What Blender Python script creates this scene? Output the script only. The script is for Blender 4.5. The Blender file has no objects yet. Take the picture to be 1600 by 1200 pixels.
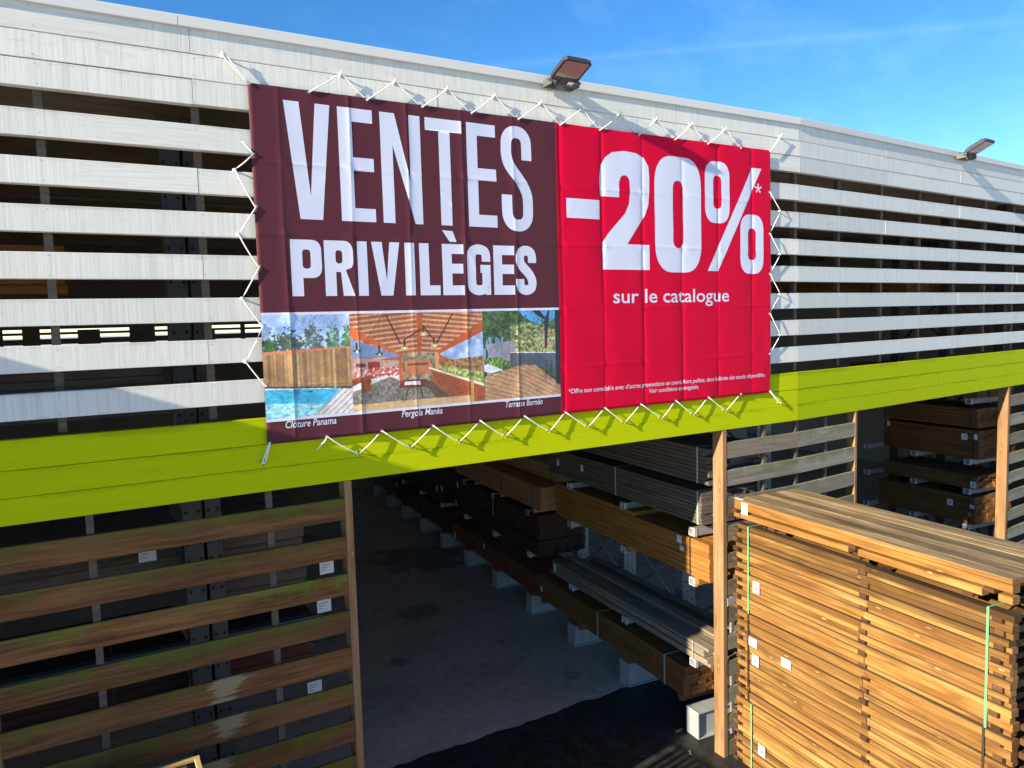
import bpy, bmesh, math, random
import numpy as np
from mathutils import Vector, Matrix

# ------------------------------------------------------------------ camera, light, exposure
sc = bpy.context.scene
COL = sc.collection
cam_d = bpy.data.cameras.new('camera')
cam_d.sensor_width = 36.0
cam_d.lens = 36.0 * 1175.765 / 1600.0
cam_d.clip_start = 0.05
cam_d.clip_end = 3000
cam = bpy.data.objects.new('camera', cam_d)
COL.objects.link(cam)
_r, _u, _f = Vector((.862358, -.505526, -.027954)), Vector((.065896, .057324, .996179)), Vector((.501992, .860905, -.082746))
CAM = Vector((0.0, -4.861596, 1.032232))
cam.matrix_world = Matrix(((_r.x, _u.x, -_f.x, CAM.x), (_r.y, _u.y, -_f.y, CAM.y), (_r.z, _u.z, -_f.z, CAM.z), (0, 0, 0, 1)))
sc.camera = cam

SUN = Vector((6.0, 1.05, -2.3)).normalized()          # direction the light travels
w = bpy.data.worlds.new('World'); sc.world = w; w.use_nodes = True
nt = w.node_tree; nt.nodes.clear()
wo = nt.nodes.new('ShaderNodeOutputWorld'); bg = nt.nodes.new('ShaderNodeBackground')
sky = nt.nodes.new('ShaderNodeTexSky'); sky.sky_type = 'NISHITA'; sky.sun_disc = False
sky.sun_elevation = math.asin(-SUN.z); sky.sun_rotation = math.atan2(-SUN.x, -SUN.y)
sky.altitude = 0; sky.air_density = 0.8; sky.dust_density = 0.0; sky.ozone_density = 2.6
# thin high cirrus and one old contrail, part of the sky itself
tc = nt.nodes.new('ShaderNodeTexCoord')
mp = nt.nodes.new('ShaderNodeMapping'); mp.inputs['Rotation'].default_value = (0.2, 0.1, 0.5); mp.inputs['Scale'].default_value = (.7, 9.0, 12.0)
ns = nt.nodes.new('ShaderNodeTexNoise'); ns.inputs['Scale'].default_value = 1.6; ns.inputs['Detail'].default_value = 8; ns.inputs['Roughness'].default_value = .55
rp = nt.nodes.new('ShaderNodeValToRGB'); rp.color_ramp.elements[0].position = .47; rp.color_ramp.elements[1].position = .8
rp.color_ramp.elements[0].color = (0, 0, 0, 1); rp.color_ramp.elements[1].color = (.07, .07, .07, 1)
mixc = nt.nodes.new('ShaderNodeMix'); mixc.data_type = 'RGBA'; mixc.inputs['B'].default_value = (6.0, 7.5, 9.5, 1)
L = nt.links
L.new(tc.outputs['Generated'], mp.inputs['Vector']); L.new(mp.outputs['Vector'], ns.inputs['Vector'])
L.new(ns.outputs['Fac'], rp.inputs['Fac'])
hsv = nt.nodes.new('ShaderNodeHueSaturation'); hsv.inputs['Saturation'].default_value = 1.28; hsv.inputs['Hue'].default_value = .503
# contrail: a narrow great circle band
dt = nt.nodes.new('ShaderNodeVectorMath'); dt.operation = 'DOT_PRODUCT'
_ry = lambda x, y: (_f + _r * ((x - 800) / 1175.765) - _u * ((y - 600) / 1175.765)).normalized()
dt.inputs[1].default_value = tuple(_ry(900, 92).cross(_ry(1600, 33)).normalized())
ab = nt.nodes.new('ShaderNodeMath'); ab.operation = 'ABSOLUTE'
cr = nt.nodes.new('ShaderNodeValToRGB'); cr.color_ramp.elements[0].color = (.035, .035, .035, 1); cr.color_ramp.elements[0].position = .0; cr.color_ramp.elements[1].position = .006; cr.color_ramp.elements[1].color = (0, 0, 0, 1)
ad = nt.nodes.new('ShaderNodeMath'); ad.operation = 'ADD'
L.new(tc.outputs['Generated'], dt.inputs[0]); L.new(dt.outputs['Value'], ab.inputs[0]); L.new(ab.outputs[0], cr.inputs['Fac'])
L.new(cr.outputs['Color'], ad.inputs[0]); L.new(rp.outputs['Color'], ad.inputs[1]); L.new(ad.outputs[0], mixc.inputs['Factor'])
L.new(sky.outputs['Color'], hsv.inputs['Color']); L.new(hsv.outputs['Color'], mixc.inputs['A']); L.new(mixc.outputs['Result'], bg.inputs['Color'])
L.new(bg.outputs['Background'], wo.inputs['Surface'])
bg.inputs['Strength'].default_value = 0.072

sun_d = bpy.data.lights.new('sun', 'SUN'); sun_d.energy = 3.3; sun_d.angle = math.radians(.55); sun_d.color = (1.0, .87, .66)
sun = bpy.data.objects.new('sun', sun_d); COL.objects.link(sun)
sun.rotation_euler = SUN.to_track_quat('-Z', 'Y').to_euler(); sun.location = (-12, -6, 14)

sc.view_settings.view_transform = 'Standard'; sc.view_settings.look = 'None'
sc.view_settings.exposure = 1.75; sc.view_settings.gamma = 1.0
sc.cycles.max_bounces = 8; sc.cycles.diffuse_bounces = 5
sc.cycles.use_denoising = True
random.seed(7)
R = random.uniform

# ------------------------------------------------------------------ helpers
V = Vector
def lin(c):
    return tuple(((x / 255) / 12.92 if x / 255 <= .04045 else ((x / 255 + .055) / 1.055) ** 2.4) for x in c)

class Frame:
    def __init__(s, o, ex, ey, ez): s.o, s.x, s.y, s.z = V(o), V(ex), V(ey), V(ez)
    def __call__(s, a, b, c): return s.o + s.x * a + s.y * b + s.z * c
BEND = math.radians(4.18067)
F1 = Frame((0, 0, 0), (1, 0, 0), (0, 1, 0), (0, 0, 1))
F2 = Frame((6.037, 0, 0), (math.cos(BEND), math.sin(BEND), 0), (-math.sin(BEND), math.cos(BEND), 0), (0, 0, 1))
ZG = -3.1
RA = Frame((5.045, .346, 0), (.0885, .9961, 0), (.9961, -.0885, 0), (0, 0, 1))   # rack frame: along s, across t, up

class MB:
    """mesh builder: boards, tubes and polygons gathered into ONE mesh object"""
    def __init__(s): s.v = []; s.f = []; s.m = []; s.bc = []; s.tn = []; s.sm = []
    def add(s, vs, fs, bc=None, tn=(1, 0, 0, 1), mat=0, smooth=False):
        k = len(s.v); s.v += [tuple(x) for x in vs]
        s.bc += bc if bc else [tuple(x) for x in vs]
        s.tn += [tn] * len(vs) if not isinstance(tn, list) else tn
        s.f += [tuple(i + k for i in q) for q in fs]
        s.m += mat if isinstance(mat, list) else [mat] * len(fs)
        s.sm += [smooth] * len(fs)
    def board(s, o, ex, ey, ez, Ln, W, T, tint=None, wear=0.0, c=.003, mat=0, mat_top=None, mat_end=None, warp=0.0):
        """chamfered board: corner o, length along ex, width along ey, thickness along ez"""
        o, ex, ey, ez = V(o), V(ex), V(ey), V(ez)
        c = min(c, W * .3, T * .3)
        sec = [(c, 0), (W - c, 0), (W, c), (W, T - c), (W - c, T), (c, T), (0, T - c), (0, c)]
        per = [0]
        for i in range(1, 8):
            a, b = sec[i - 1], sec[i]; per.append(per[-1] + math.hypot(b[0] - a[0], b[1] - a[1]))
        sd = R(0, 50)
        tn = (tint if tint is not None else R(.93, 1.05), R(0, 1), wear, 1)
        nseg = 6 if warp else 1
        vs, bc, fs, ms = [], [], [], []
        ph = R(0, 6)
        for k in range(nseg + 1):
            l = Ln * k / nseg
            off = ez * (warp * math.sin(ph + 3.1 * k / nseg)) + ey * (warp * .6 * math.sin(ph * 2 + 2.3 * k / nseg))
            for (a, b), p in zip(sec, per):
                vs.append(o + ex * l + ey * a + ez * b + off); bc.append((l + sd * 3, p, sd))
        for k in range(nseg):
            for i in range(8):
                j = (i + 1) % 8
                fs.append((k * 8 + i, k * 8 + j, k * 8 + 8 + j, k * 8 + 8 + i)); ms.append(mat)
                if mat_top is not None:
                    n = (vs[k * 8 + j] - vs[k * 8 + i]).cross(vs[k * 8 + 8 + i] - vs[k * 8 + i])
                    if abs(n.normalized().z) > .5 and ((vs[k * 8 + i] + vs[k * 8 + j]) / 2).z > (o + ey * W / 2 + ez * T / 2).z: ms[-1] = mat_top
        e = mat if mat_end is None else mat_end
        fs.append(tuple(range(7, -1, -1))); ms.append(e)
        fs.append(tuple(nseg * 8 + i for i in range(8))); ms.append(e)
        s.add(vs, fs, bc, tn, ms)
    def box(s, fr, a0, a1, b0, b1, c0, c1, **k):
        s.board(fr(a0, b0, c0), fr.x, fr.y, fr.z, a1 - a0, b1 - b0, c1 - c0, **k)
    def tube(s, pts, r, n=7, mat=0, taper=None):
        pts = [V(p) for p in pts]; vs, bc, fs = [], [], []; acc = 0
        for i, p in enumerate(pts):
            t = (pts[min(i + 1, len(pts) - 1)] - pts[max(i - 1, 0)]).normalized()
            a = t.cross(V((0, 0, 1)) if abs(t.z) < .9 else V((1, 0, 0))).normalized(); b = t.cross(a)
            if i: acc += (p - pts[i - 1]).length
            for k in range(n):
                q = 2 * math.pi * k / n
                vs.append(p + (a * math.cos(q) + b * math.sin(q)) * r); bc.append((acc, k / n, 0))
        for i in range(len(pts) - 1):
            for k in range(n):
                j = (k + 1) % n; fs.append((i * n + k, i * n + j, i * n + n + j, i * n + n + k))
        fs.append(tuple(range(n - 1, -1, -1))); fs.append(tuple((len(pts) - 1) * n + k for k in range(n)))
        s.add(vs, fs, bc, mat=mat, smooth=True)
    def build(s, name, mats, parent=None, fix=True):
        me = bpy.data.meshes.new(name); me.from_pydata(s.v, [], s.f)
        if not isinstance(mats, (list, tuple)): mats = [mats]
        for m in mats: me.materials.append(m)
        me.polygons.foreach_set('material_index', s.m); me.polygons.foreach_set('use_smooth', s.sm)
        a = me.attributes.new('bc', 'FLOAT_VECTOR', 'POINT'); a.data.foreach_set('vector', np.array(s.bc, dtype=np.float32).ravel())
        a = me.attributes.new('tn', 'FLOAT_COLOR', 'POINT'); a.data.foreach_set('color', np.array(s.tn, dtype=np.float32).ravel())
        if fix:
            bm = bmesh.new(); bm.from_mesh(me); bmesh.ops.recalc_face_normals(bm, faces=bm.faces); bm.to_mesh(me); bm.free()
        me.update()
        ob = bpy.data.objects.new(name, me); COL.objects.link(ob)
        if parent is not None:
            ob.parent = parent
            ob.matrix_parent_inverse = parent.matrix_world.inverted()
        return ob

def thing(name, label, cat, loc=(0, 0, 0), group=None):
    o = bpy.data.objects.new(name, None); o.location = loc; COL.objects.link(o); o.empty_display_size = .2
    o.matrix_world = Matrix.Translation(V(loc))
    o['label'] = label; o['category'] = cat
    if group: o['group'] = group
    return o
def tag(o, label, cat, group=None):
    o['label'] = label; o['category'] = cat
    if group: o['group'] = group
    return o

# ------------------------------------------------------------------ materials
def mat(name, base=(.5, .5, .5), rough=.6, metal=0.0, spec=.5):
    m = bpy.data.materials.new(name); m.use_nodes = True
    b = m.node_tree.nodes['Principled BSDF']
    b.inputs['Base Color'].default_value = (*base, 1); b.inputs['Roughness'].default_value = rough
    b.inputs['Metallic'].default_value = metal; b.inputs['Specular IOR Level'].default_value = spec
    return m
class NG:
    def __init__(s, m): s.t = m.node_tree; s.n = s.t.nodes; s.b = s.n['Principled BSDF']
    def new(s, ty, **kw):
        x = s.n.new(ty)
        for k, v in kw.items():
            if k in x.inputs.keys(): x.inputs[k].default_value = v
            else: setattr(x, k, v)
        return x
    def link(s, a, b): s.t.links.new(a, b)
    def attr(s, nm): return s.new('ShaderNodeAttribute', attribute_name=nm)
    def mapping(s, src, scale, loc=(0, 0, 0)):
        x = s.new('ShaderNodeMapping'); x.inputs['Scale'].default_value = scale; x.inputs['Location'].default_value = loc
        s.link(src, x.inputs['Vector']); return x.outputs['Vector']
    def noise(s, vec, scale=1, detail=4, rough=.55, dist=0.0):
        x = s.new('ShaderNodeTexNoise', Scale=scale, Detail=detail, Roughness=rough, Distortion=dist)
        if vec is not None: s.link(vec, x.inputs['Vector'])
        return x.outputs['Fac']
    def ramp(s, fac, stops):
        x = s.new('ShaderNodeValToRGB'); e = x.color_ramp.elements
        while len(e) < len(stops): e.new(.5)
        for q, (p, c) in zip(e, stops): q.position = p; q.color = (*c, 1) if len(c) == 3 else c
        s.link(fac, x.inputs['Fac']); return x.outputs['Color']
    def mix(s, fac, a, b, mode='MIX'):
        x = s.new('ShaderNodeMix', data_type='RGBA', blend_type=mode)
        for sock, v in ((x.inputs['Factor'], fac), (x.inputs['A'], a), (x.inputs['B'], b)):
            if hasattr(v, 'default_value') or hasattr(v, 'is_linked'): s.link(v, sock)
            elif isinstance(v, (int, float)): sock.default_value = v
            else: sock.default_value = (*v, 1)
        return x.outputs['Result']
    def math(s, op, a, b=None, clamp=False):
        x = s.new('ShaderNodeMath', operation=op, use_clamp=clamp)
        for i, v in enumerate((a, b)):
            if v is None: continue
            if isinstance(v, (int, float)): x.inputs[i].default_value = v
            else: s.link(v, x.inputs[i])
        return x.outputs[0]
    def bump(s, h, strength=.3, dist=.002):
        x = s.new('ShaderNodeBump', Strength=strength, Distance=dist); s.link(h, x.inputs['Height'])
        s.link(x.outputs['Normal'], s.b.inputs['Normal'])
    def sep(s, c):
        x = s.new('ShaderNodeSeparateColor'); s.link(c, x.inputs[0]); return x.outputs

def wood(name, c1, c2, c3, rough=.75, knots=.6, hearts=.35, bump=.35, gw=60., con=.0, algae=None, scrape=None, patch=0.0, patchc=(.09, .06, .04)):
    """sawn timber: c1 dark grain, c2 body, c3 pale grain; bc.x runs along the board, bc.y across it"""
    m = mat(name, c2, rough, spec=.3); g = NG(m)
    bc = g.attr('bc').outputs['Vector']; tn = g.sep(g.attr('tn').outputs['Color'])
    warpn = g.noise(g.mapping(bc, (1.5, 8, 1)), 1.0, 2)
    wv = g.new('ShaderNodeVectorMath', operation='ADD')
    sc_ = g.new('ShaderNodeVectorMath', operation='SCALE'); sc_.inputs['Scale'].default_value = .05
    cmb = g.new('ShaderNodeCombineXYZ'); g.link(warpn, cmb.inputs['Y']); g.link(cmb.outputs[0], sc_.inputs[0])
    g.link(bc, wv.inputs[0]); g.link(sc_.outputs[0], wv.inputs[1]); wvec = wv.outputs[0]
    grain = g.noise(g.mapping(wvec, (2.2, gw, 3)), 1.0, 5, .62)
    broad = g.noise(g.mapping(bc, (1.1, 7, 1)), 1.0, 3)
    f = g.math('ADD', g.math('MULTIPLY', grain, .62), g.math('MULTIPLY', broad, .42))
    col = g.ramp(f, [(.34 + con, c1), (.5, c2), (.68 - con, c3)])
    if patch:
        pn = g.noise(g.mapping(bc, (.75, 9, 1), (4, 2, 0)), 1.0, 5)
        pf = g.ramp(pn, [(.48, (0, 0, 0)), (.62, (1, 1, 1))])
        col = g.mix(g.math('MULTIPLY', pf, patch), col, patchc)
    if knots:
        vo = g.new('ShaderNodeTexVoronoi', feature='F1', voronoi_dimensions='2D', Scale=1.0, Randomness=1.0)
        g.link(g.mapping(wvec, (2.4, 11, 1), (0, .37, 0)), vo.inputs['Vector'])
        kr = g.sep(vo.outputs['Color'])
        on = g.math('MULTIPLY', g.math('GREATER_THAN', kr['Red'], .45), knots)
        halo = g.ramp(vo.outputs['Distance'], [(.05, (1, 1, 1)), (.34, (0, 0, 0))])
        col = g.mix(g.math('MULTIPLY', halo, g.math('MULTIPLY', on, .75)), col, tuple(x * .75 for x in c1))
        hd = g.math('ADD', vo.outputs['Distance'], g.math('MULTIPLY', g.math('SUBTRACT', g.noise(g.mapping(bc, (60, 60, 1)), 1.0, 3), .5), .09))
        heart = g.ramp(hd, [(.025, (1, 1, 1)), (.07, (0, 0, 0))])
        col = g.mix(g.math('MULTIPLY', g.math('MULTIPLY', heart, on), g.math('GREATER_THAN', kr['Green'], 1 - hearts)), col, tuple(min(1, x * 1.35 + .05) for x in c3))
    if algae:
        an = g.noise(g.mapping(bc, (5, 3, 1), (1, 5, 2)), 1.0, 6, .65)
        big = g.noise(g.mapping(bc, (.8, .6, 1), (7, 3, 1)), 1.0, 2)
        af = g.math('MULTIPLY', g.ramp(an, [(.34, (0, 0, 0)), (.58, (1, 1, 1))]), g.ramp(big, [(.30, (.08, .08, .08)), (.50, (1, 1, 1))]))
        sy = g.new('ShaderNodeSeparateXYZ'); g.link(bc, sy.inputs[0])
        upn = g.math('ADD', sy.outputs['Y'], g.math('MULTIPLY', g.math('SUBTRACT', g.noise(g.mapping(bc, (14, 4, 1)), 1.0, 4), .5), .16))
        up = g.ramp(upn, [(.05, (.12, .12, .12)), (.12, (1, 1, 1))])
        col = g.mix(g.math('MULTIPLY', g.math('MULTIPLY', af, up), algae[1]), col, algae[0])
    if scrape:
        # bare splintered patch: wear attribute carries where along the board it sits
        sx = g.new('ShaderNodeSeparateXYZ'); g.link(bc, sx.inputs[0])
        jag = g.noise(g.mapping(bc, (3.5, 55, 1)), 1.0, 5, .75); blob = g.noise(g.mapping(bc, (4, 14, 1), (3, 3, 3)), 1.0, 2)
        dd = g.math('ABSOLUTE', g.math('SUBTRACT', g.math('SUBTRACT', g.math('SUBTRACT', sx.outputs['X'], g.math('MULTIPLY', sx.outputs['Z'], 3.0)), g.math('MULTIPLY', sx.outputs['Y'], .6)), tn['Blue']))
        dj = g.math('ADD', dd, g.math('ADD', g.math('MULTIPLY', g.math('SUBTRACT', jag, .5), .42), g.math('MULTIPLY', g.math('SUBTRACT', blob, .5), .35)))
        sf = g.ramp(dj, [(.06, (1, 1, 1)), (.105, (0, 0, 0))])
        en = g.math('GREATER_THAN', tn['Blue'], .01)
        sv = g.mix(g.math('MULTIPLY', g.math('SUBTRACT', grain, .3), 1.2), tuple(x * .62 for x in scrape), tuple(x * 1.15 for x in scrape))
        col = g.mix(g.math('MULTIPLY', g.math('MULTIPLY', sf, en), .88), col, sv)
    col = g.mix(g.math('MULTIPLY', tn['Green'], .35), col, tuple((a * .6 + b * .4) * k for a, b, k in zip(c2, c1, (1.05, .9, .75))))
    cmbc = g.new('ShaderNodeCombineColor')
    for i in range(3): g.link(tn['Red'], cmbc.inputs[i])
    col = g.mix(1.0, col, cmbc.outputs[0], 'MULTIPLY')
    g.link(col, g.b.inputs['Base Color']); g.bump(f, bump, .003)
    return m

def painted(name, base, rough=.55, streak=.12, dirt=(.16, .17, .10), dirt_amt=.35, saw=True, bump=.5, spec=.4, along=False):
    """painted rough sawn board: saw marks run across the board"""
    m = mat(name, base, rough, spec=spec); g = NG(m)
    bc = g.attr('bc').outputs['Vector']; tn = g.sep(g.attr('tn').outputs['Color'])
    st = g.noise(g.mapping(bc, (95, 3.0, 1)), 1.0, 3, .6)
    st2 = g.noise(g.mapping(bc, (28, 1.2, 1), (3, 1, 0)), 1.0, 3)
    al = g.noise(g.mapping(bc, (3, 90, 1)), 1.0, 4)
    sel = g.ramp(g.noise(g.mapping(bc, (.5, .1, 1), (5, 5, 5)), 1.0, 1), [(.60, (0, 0, 0)), (.68, (1, 1, 1))]) if not along else None
    if along: h = al
    else:
        vert = g.math('ADD', g.math('MULTIPLY', st, .6), g.math('MULTIPLY', st2, .4))
        mx = g.mix(sel, vert, al); h = mx
    col = g.mix(1.0, base, g.ramp(h, [(.3, tuple([1 - streak * 1.8] * 3)), (.55, (1, 1, 1)), (.7, (1.04, 1.04, 1.04))]), 'MULTIPLY')
    big = g.noise(g.mapping(bc, (.9, 2.5, 1), (2, 7, 1)), 1.0, 4)
    dn = g.noise(g.mapping(bc, (7, 30, 1), (2, 0, 4)), 1.0, 6, .7)
    df = g.math('MULTIPLY', g.ramp(dn, [(.58, (0, 0, 0)), (.72, (1, 1, 1))]), g.ramp(big, [(.45, (0, 0, 0)), (.65, (1, 1, 1))]))
    col = g.mix(g.math('MULTIPLY', df, dirt_amt), col, dirt)
    sy = g.new('ShaderNodeSeparateXYZ'); g.link(bc, sy.inputs[0])
    ed = g.math('ADD', sy.outputs['Y'], g.math('MULTIPLY', g.math('SUBTRACT', g.noise(g.mapping(bc, (9, 25, 1), (8, 2, 1)), 1.0, 6, .7), .5), .075))
    ef = g.math('MULTIPLY', g.ramp(ed, [(.118, (0, 0, 0)), (.15, (1, 1, 1))]), g.ramp(g.noise(g.mapping(bc, (1.7, .2, 1), (1, 1, 7)), 1.0, 3), [(.42, (.1, .1, .1)), (.62, (1, 1, 1))]))
    col = g.mix(g.math('MULTIPLY', ef, dirt_amt * 1.5), col, tuple(x * .5 for x in base) if along else (.30, .285, .21))
    col = g.mix(g.math('MULTIPLY', g.ramp(big, [(.35, (1, 1, 1)), (.6, (0, 0, 0))]), .10), col, tuple(x * .72 for x in base))
    cmbc = g.new('ShaderNodeCombineColor')
    for i in range(3): g.link(tn['Red'], cmbc.inputs[i])
    col = g.mix(1.0, col, cmbc.outputs[0], 'MULTIPLY')
    g.link(col, g.b.inputs['Base Color']); g.bump(h, bump, .0025)
    return m

M = {}
M['white'] = painted('white_paint', (.72, .712, .65), .6, streak=.11)
M['green'] = painted('green_paint', (.475, .545, .002), .75, streak=.035, dirt=(.24, .29, .015), dirt_amt=.42, bump=.25, along=True, spec=.08)
M['trim'] = mat('trim_metal', (.64, .635, .60), .5, .0)
M['post'] = wood('post_pine', (.17, .085, .038), (.30, .165, .075), (.42, .27, .14), knots=.8)
M['infill'] = wood('infill_timber', (.035, .011, .004), (.16, .058, .018), (.30, .13, .045), algae=((.105, .135, .010), .92), scrape=(.47, .36, .20), knots=.5, hearts=.1)
M['infill_grey'] = wood('weathered_infill_timber', (.16, .125, .09), (.30, .25, .19), (.42, .36, .28), algae=((.13, .16, .04), .75), knots=.5)
M['batten'] = wood('batten_timber', (.045, .033, .025), (.085, .066, .05), (.13, .10, .08), knots=0)
M['stack'] = wood('treated_pine', (.16, .066, .014), (.345, .172, .040), (.48, .285, .082), gw=34, knots=1.0, hearts=.5, con=.03, patch=.65, patchc=(.16, .066, .016), rough=.8, bump=.6)
M['stack_top'] = wood('treated_pine_weathered_edge', (.10, .065, .03), (.19, .12, .05), (.30, .2, .095), gw=30, knots=.2, patch=.4, patchc=(.07, .045, .025))
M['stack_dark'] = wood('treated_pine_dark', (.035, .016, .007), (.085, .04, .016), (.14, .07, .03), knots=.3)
M['weathered'] = wood('weathered_top', (.11, .075, .038), (.31, .22, .105), (.56, .43, .23), gw=28, knots=.4, patch=.75, patchc=(.12, .085, .05))
M['stack_end'] = wood('end_grain', (.10, .05, .018), (.17, .085, .03), (.24, .13, .05), knots=0)
M['orange'] = wood('orange_timber', (.19, .075, .014), (.36, .15, .03), (.46, .22, .055), knots=.4)
M['brown'] = wood('brown_timber', (.10, .042, .014), (.20, .085, .025), (.28, .13, .045), knots=.4)
M['red'] = wood('red_timber', (.11, .025, .016), (.20, .05, .03), (.27, .08, .05), knots=.2)
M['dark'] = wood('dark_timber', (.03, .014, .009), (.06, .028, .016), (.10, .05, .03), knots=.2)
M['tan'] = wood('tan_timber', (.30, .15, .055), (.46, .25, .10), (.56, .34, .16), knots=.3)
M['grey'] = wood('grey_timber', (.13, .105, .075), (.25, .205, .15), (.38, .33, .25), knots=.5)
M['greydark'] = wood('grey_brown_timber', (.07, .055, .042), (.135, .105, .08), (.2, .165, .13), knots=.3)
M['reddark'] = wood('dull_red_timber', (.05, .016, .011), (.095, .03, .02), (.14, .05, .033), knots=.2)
M['beam'] = wood('beam_timber', (.16, .12, .085), (.26, .205, .15), (.36, .29, .22), knots=.2)
M['crate'] = wood('crate_pine', (.30, .19, .06), (.48, .33, .13), (.6, .45, .2), knots=.3)
def noisy(name, c1, c2, scale, rough, rough2=None, bump=.2, bd=.004, metal=0.0, detail=6, spec=.5):
    m = mat(name, c1, rough, metal, spec); g = NG(m)
    tcn = g.new('ShaderNodeTexCoord').outputs['Object']
    n1 = g.noise(tcn, scale, detail, .6); n2 = g.noise(tcn, scale * .13, 4, .6)
    f = g.math('ADD', g.math('MULTIPLY', n1, .5), g.math('MULTIPLY', n2, .55))
    g.link(g.ramp(f, [(.38, c1), (.66, c2)]), g.b.inputs['Base Color'])
    if rough2 is not None:
        g.link(g.ramp(n2, [(.4, (rough,) * 3), (.6, (rough2,) * 3)]), g.b.inputs['Roughness'])
    if bump: g.bump(n1, bump, bd)
    return m
M['concrete'] = noisy('concrete', (.38, .315, .25), (.60, .50, .41), 9, .95, bump=.3, spec=.12)
g = NG(M['concrete']); _o = g.new('ShaderNodeTexCoord').outputs['Object']; _bc = M['concrete'].node_tree.nodes['Principled BSDF'].inputs['Base Color'].links[0].from_socket
_wn = g.noise(_o, 2.2, 5, .65)
for (sx_, sy_, rr_, am_) in ((5.0, 7.2, .85, .85), (4.1, 5.0, .35, .6), (3.2, 3.6, .12, .7), (4.55, 3.4, .06, .8), (3.0, 9.5, 1.1, .5), (4.8, 2.15, .10, .6)):
    vd = g.new('ShaderNodeVectorMath', operation='DISTANCE'); g.link(_o, vd.inputs[0]); vd.inputs[1].default_value = (sx_, sy_, ZG + .005)
    ff = g.ramp(g.math('ADD', g.math('DIVIDE', vd.outputs['Value'], rr_), g.math('MULTIPLY', g.math('SUBTRACT', _wn, .5), 2.2)), [(.75, (1, 1, 1)), (1.0, (0, 0, 0))])
    _bc = g.mix(g.math('MULTIPLY', ff, am_ * .62), _bc, (.09, .08, .07))
g.link(_bc, g.b.inputs['Base Color'])
M['asphalt'] = noisy('wet_asphalt', (.016, .016, .016), (.045, .043, .04), 60, .45, .75, bump=.5, bd=.006, spec=.3)
M['bounce_ground'] = noisy('pale_bounce_ground', (.44, .42, .375), (.60, .57, .52), 5, .9, bump=.3)  # unseen ground made pale to bounce light onto the shed front
M['galv'] = noisy('galvanised_steel', (.26, .27, .275), (.40, .41, .41), 25, .45, bump=.05, metal=.35)
M['nail'] = mat('nail_head', (.22, .20, .17), .6)
M['galvshade'] = noisy('shaded_steel', (.065, .065, .065), (.11, .11, .105), 25, .6, bump=.05, metal=.2)  # darker copy of the rack steel, shade inside the shed put into its colour
M['galvwhite'] = noisy('painted_steel', (.29, .30, .30), (.42, .43, .42), 18, .5, bump=.05)
M['roof'] = mat('roof_sheet', (.66, .63, .58), .7)
M['darkwall'] = mat('boarding', (.36, .30, .25), .8)
M['hole'] = mat('punched_hole', (.015, .015, .017), .8)
M['plastic'] = mat('white_plastic_cap', (.46, .465, .46), .4)
M['rope'] = mat('rope_white', (.80, .79, .74), .7)
M['ropegreen'] = mat('green_hook', (.10, .26, .13), .5)
M['strapg'] = mat('green_strap', (.16, .42, .22), .35)
M['strapd'] = mat('dark_strap', (.05, .04, .03), .4)
M['strapp'] = mat('pale_strap', (.45, .5, .42), .4)
M['paper'] = mat('paper_tag', (.80, .80, .80), .6)
M['pink'] = mat('pink_print', (.75, .12, .2), .6)
M['greyp'] = mat('grey_print', (.35, .36, .40), .6)
M['lamp'] = mat('lamp_housing', (.045, .045, .048), .45)
M['lampb'] = mat('lamp_bracket', (.14, .14, .13), .5, .3)
M['lens'] = mat('lamp_glass', (.30, .215, .18), .12); M['lens'].node_tree.nodes['Principled BSDF'].inputs['Coat Weight'].default_value = .6  # brown base colour holds the reflection in the glass
M['maroon'] = mat('maroon_print', (.096, .025, .036), .5, spec=.12)
M['redp'] = mat('red_print', (.60, .003, .034), .5, spec=.06)
M['ink'] = mat('white_print', (.62, .65, .78), .5, spec=.2)
M['yellow'] = mat('warning_yellow', (.35, .42, .12), .5)
M['black'] = mat('black_print', (.02, .02, .02), .5)
M['brick'] = noisy('rendered_wall', (.42, .40, .36), (.52, .50, .46), 6, .85)

# ------------------------------------------------------------------ ground
def sheet(name, x0, x1, y0, y1, z, m):
    me = bpy.data.meshes.new(name); me.from_pydata([(x0, y0, z), (x1, y0, z), (x1, y1, z), (x0, y1, z)], [], [(0, 1, 2, 3)])
    me.materials.append(m); o = bpy.data.objects.new(name, me); COL.objects.link(o); o['kind'] = 'structure'; return o
sheet('ground', -900, 900, -900, 1200, ZG - .006, M['bounce_ground'])
sheet('asphalt_apron', -14, 26, -2.4, 1.60, ZG, M['asphalt'])
# concrete slab of the shed with a slightly ragged front edge
nx = 420
vs, fs = [], []
for i in range(nx + 1):
    x = -8 + 28 * i / nx
    y = 1.56 + .012 * math.sin(x * 3.1) + .010 * math.sin(x * 11.3 + 1) + .008 * math.sin(x * 23.7) + R(-.016, .016)
    vs += [(x, y, ZG + .005), (x, 15.4, ZG + .005)]
for i in range(nx): fs.append((2 * i, 2 * i + 2, 2 * i + 3, 2 * i + 1))
me = bpy.data.meshes.new('concrete_floor'); me.from_pydata(vs, [], fs); me.materials.append(M['concrete'])
o = bpy.data.objects.new('concrete_floor', me); COL.objects.link(o); o['kind'] = 'structure'

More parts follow.
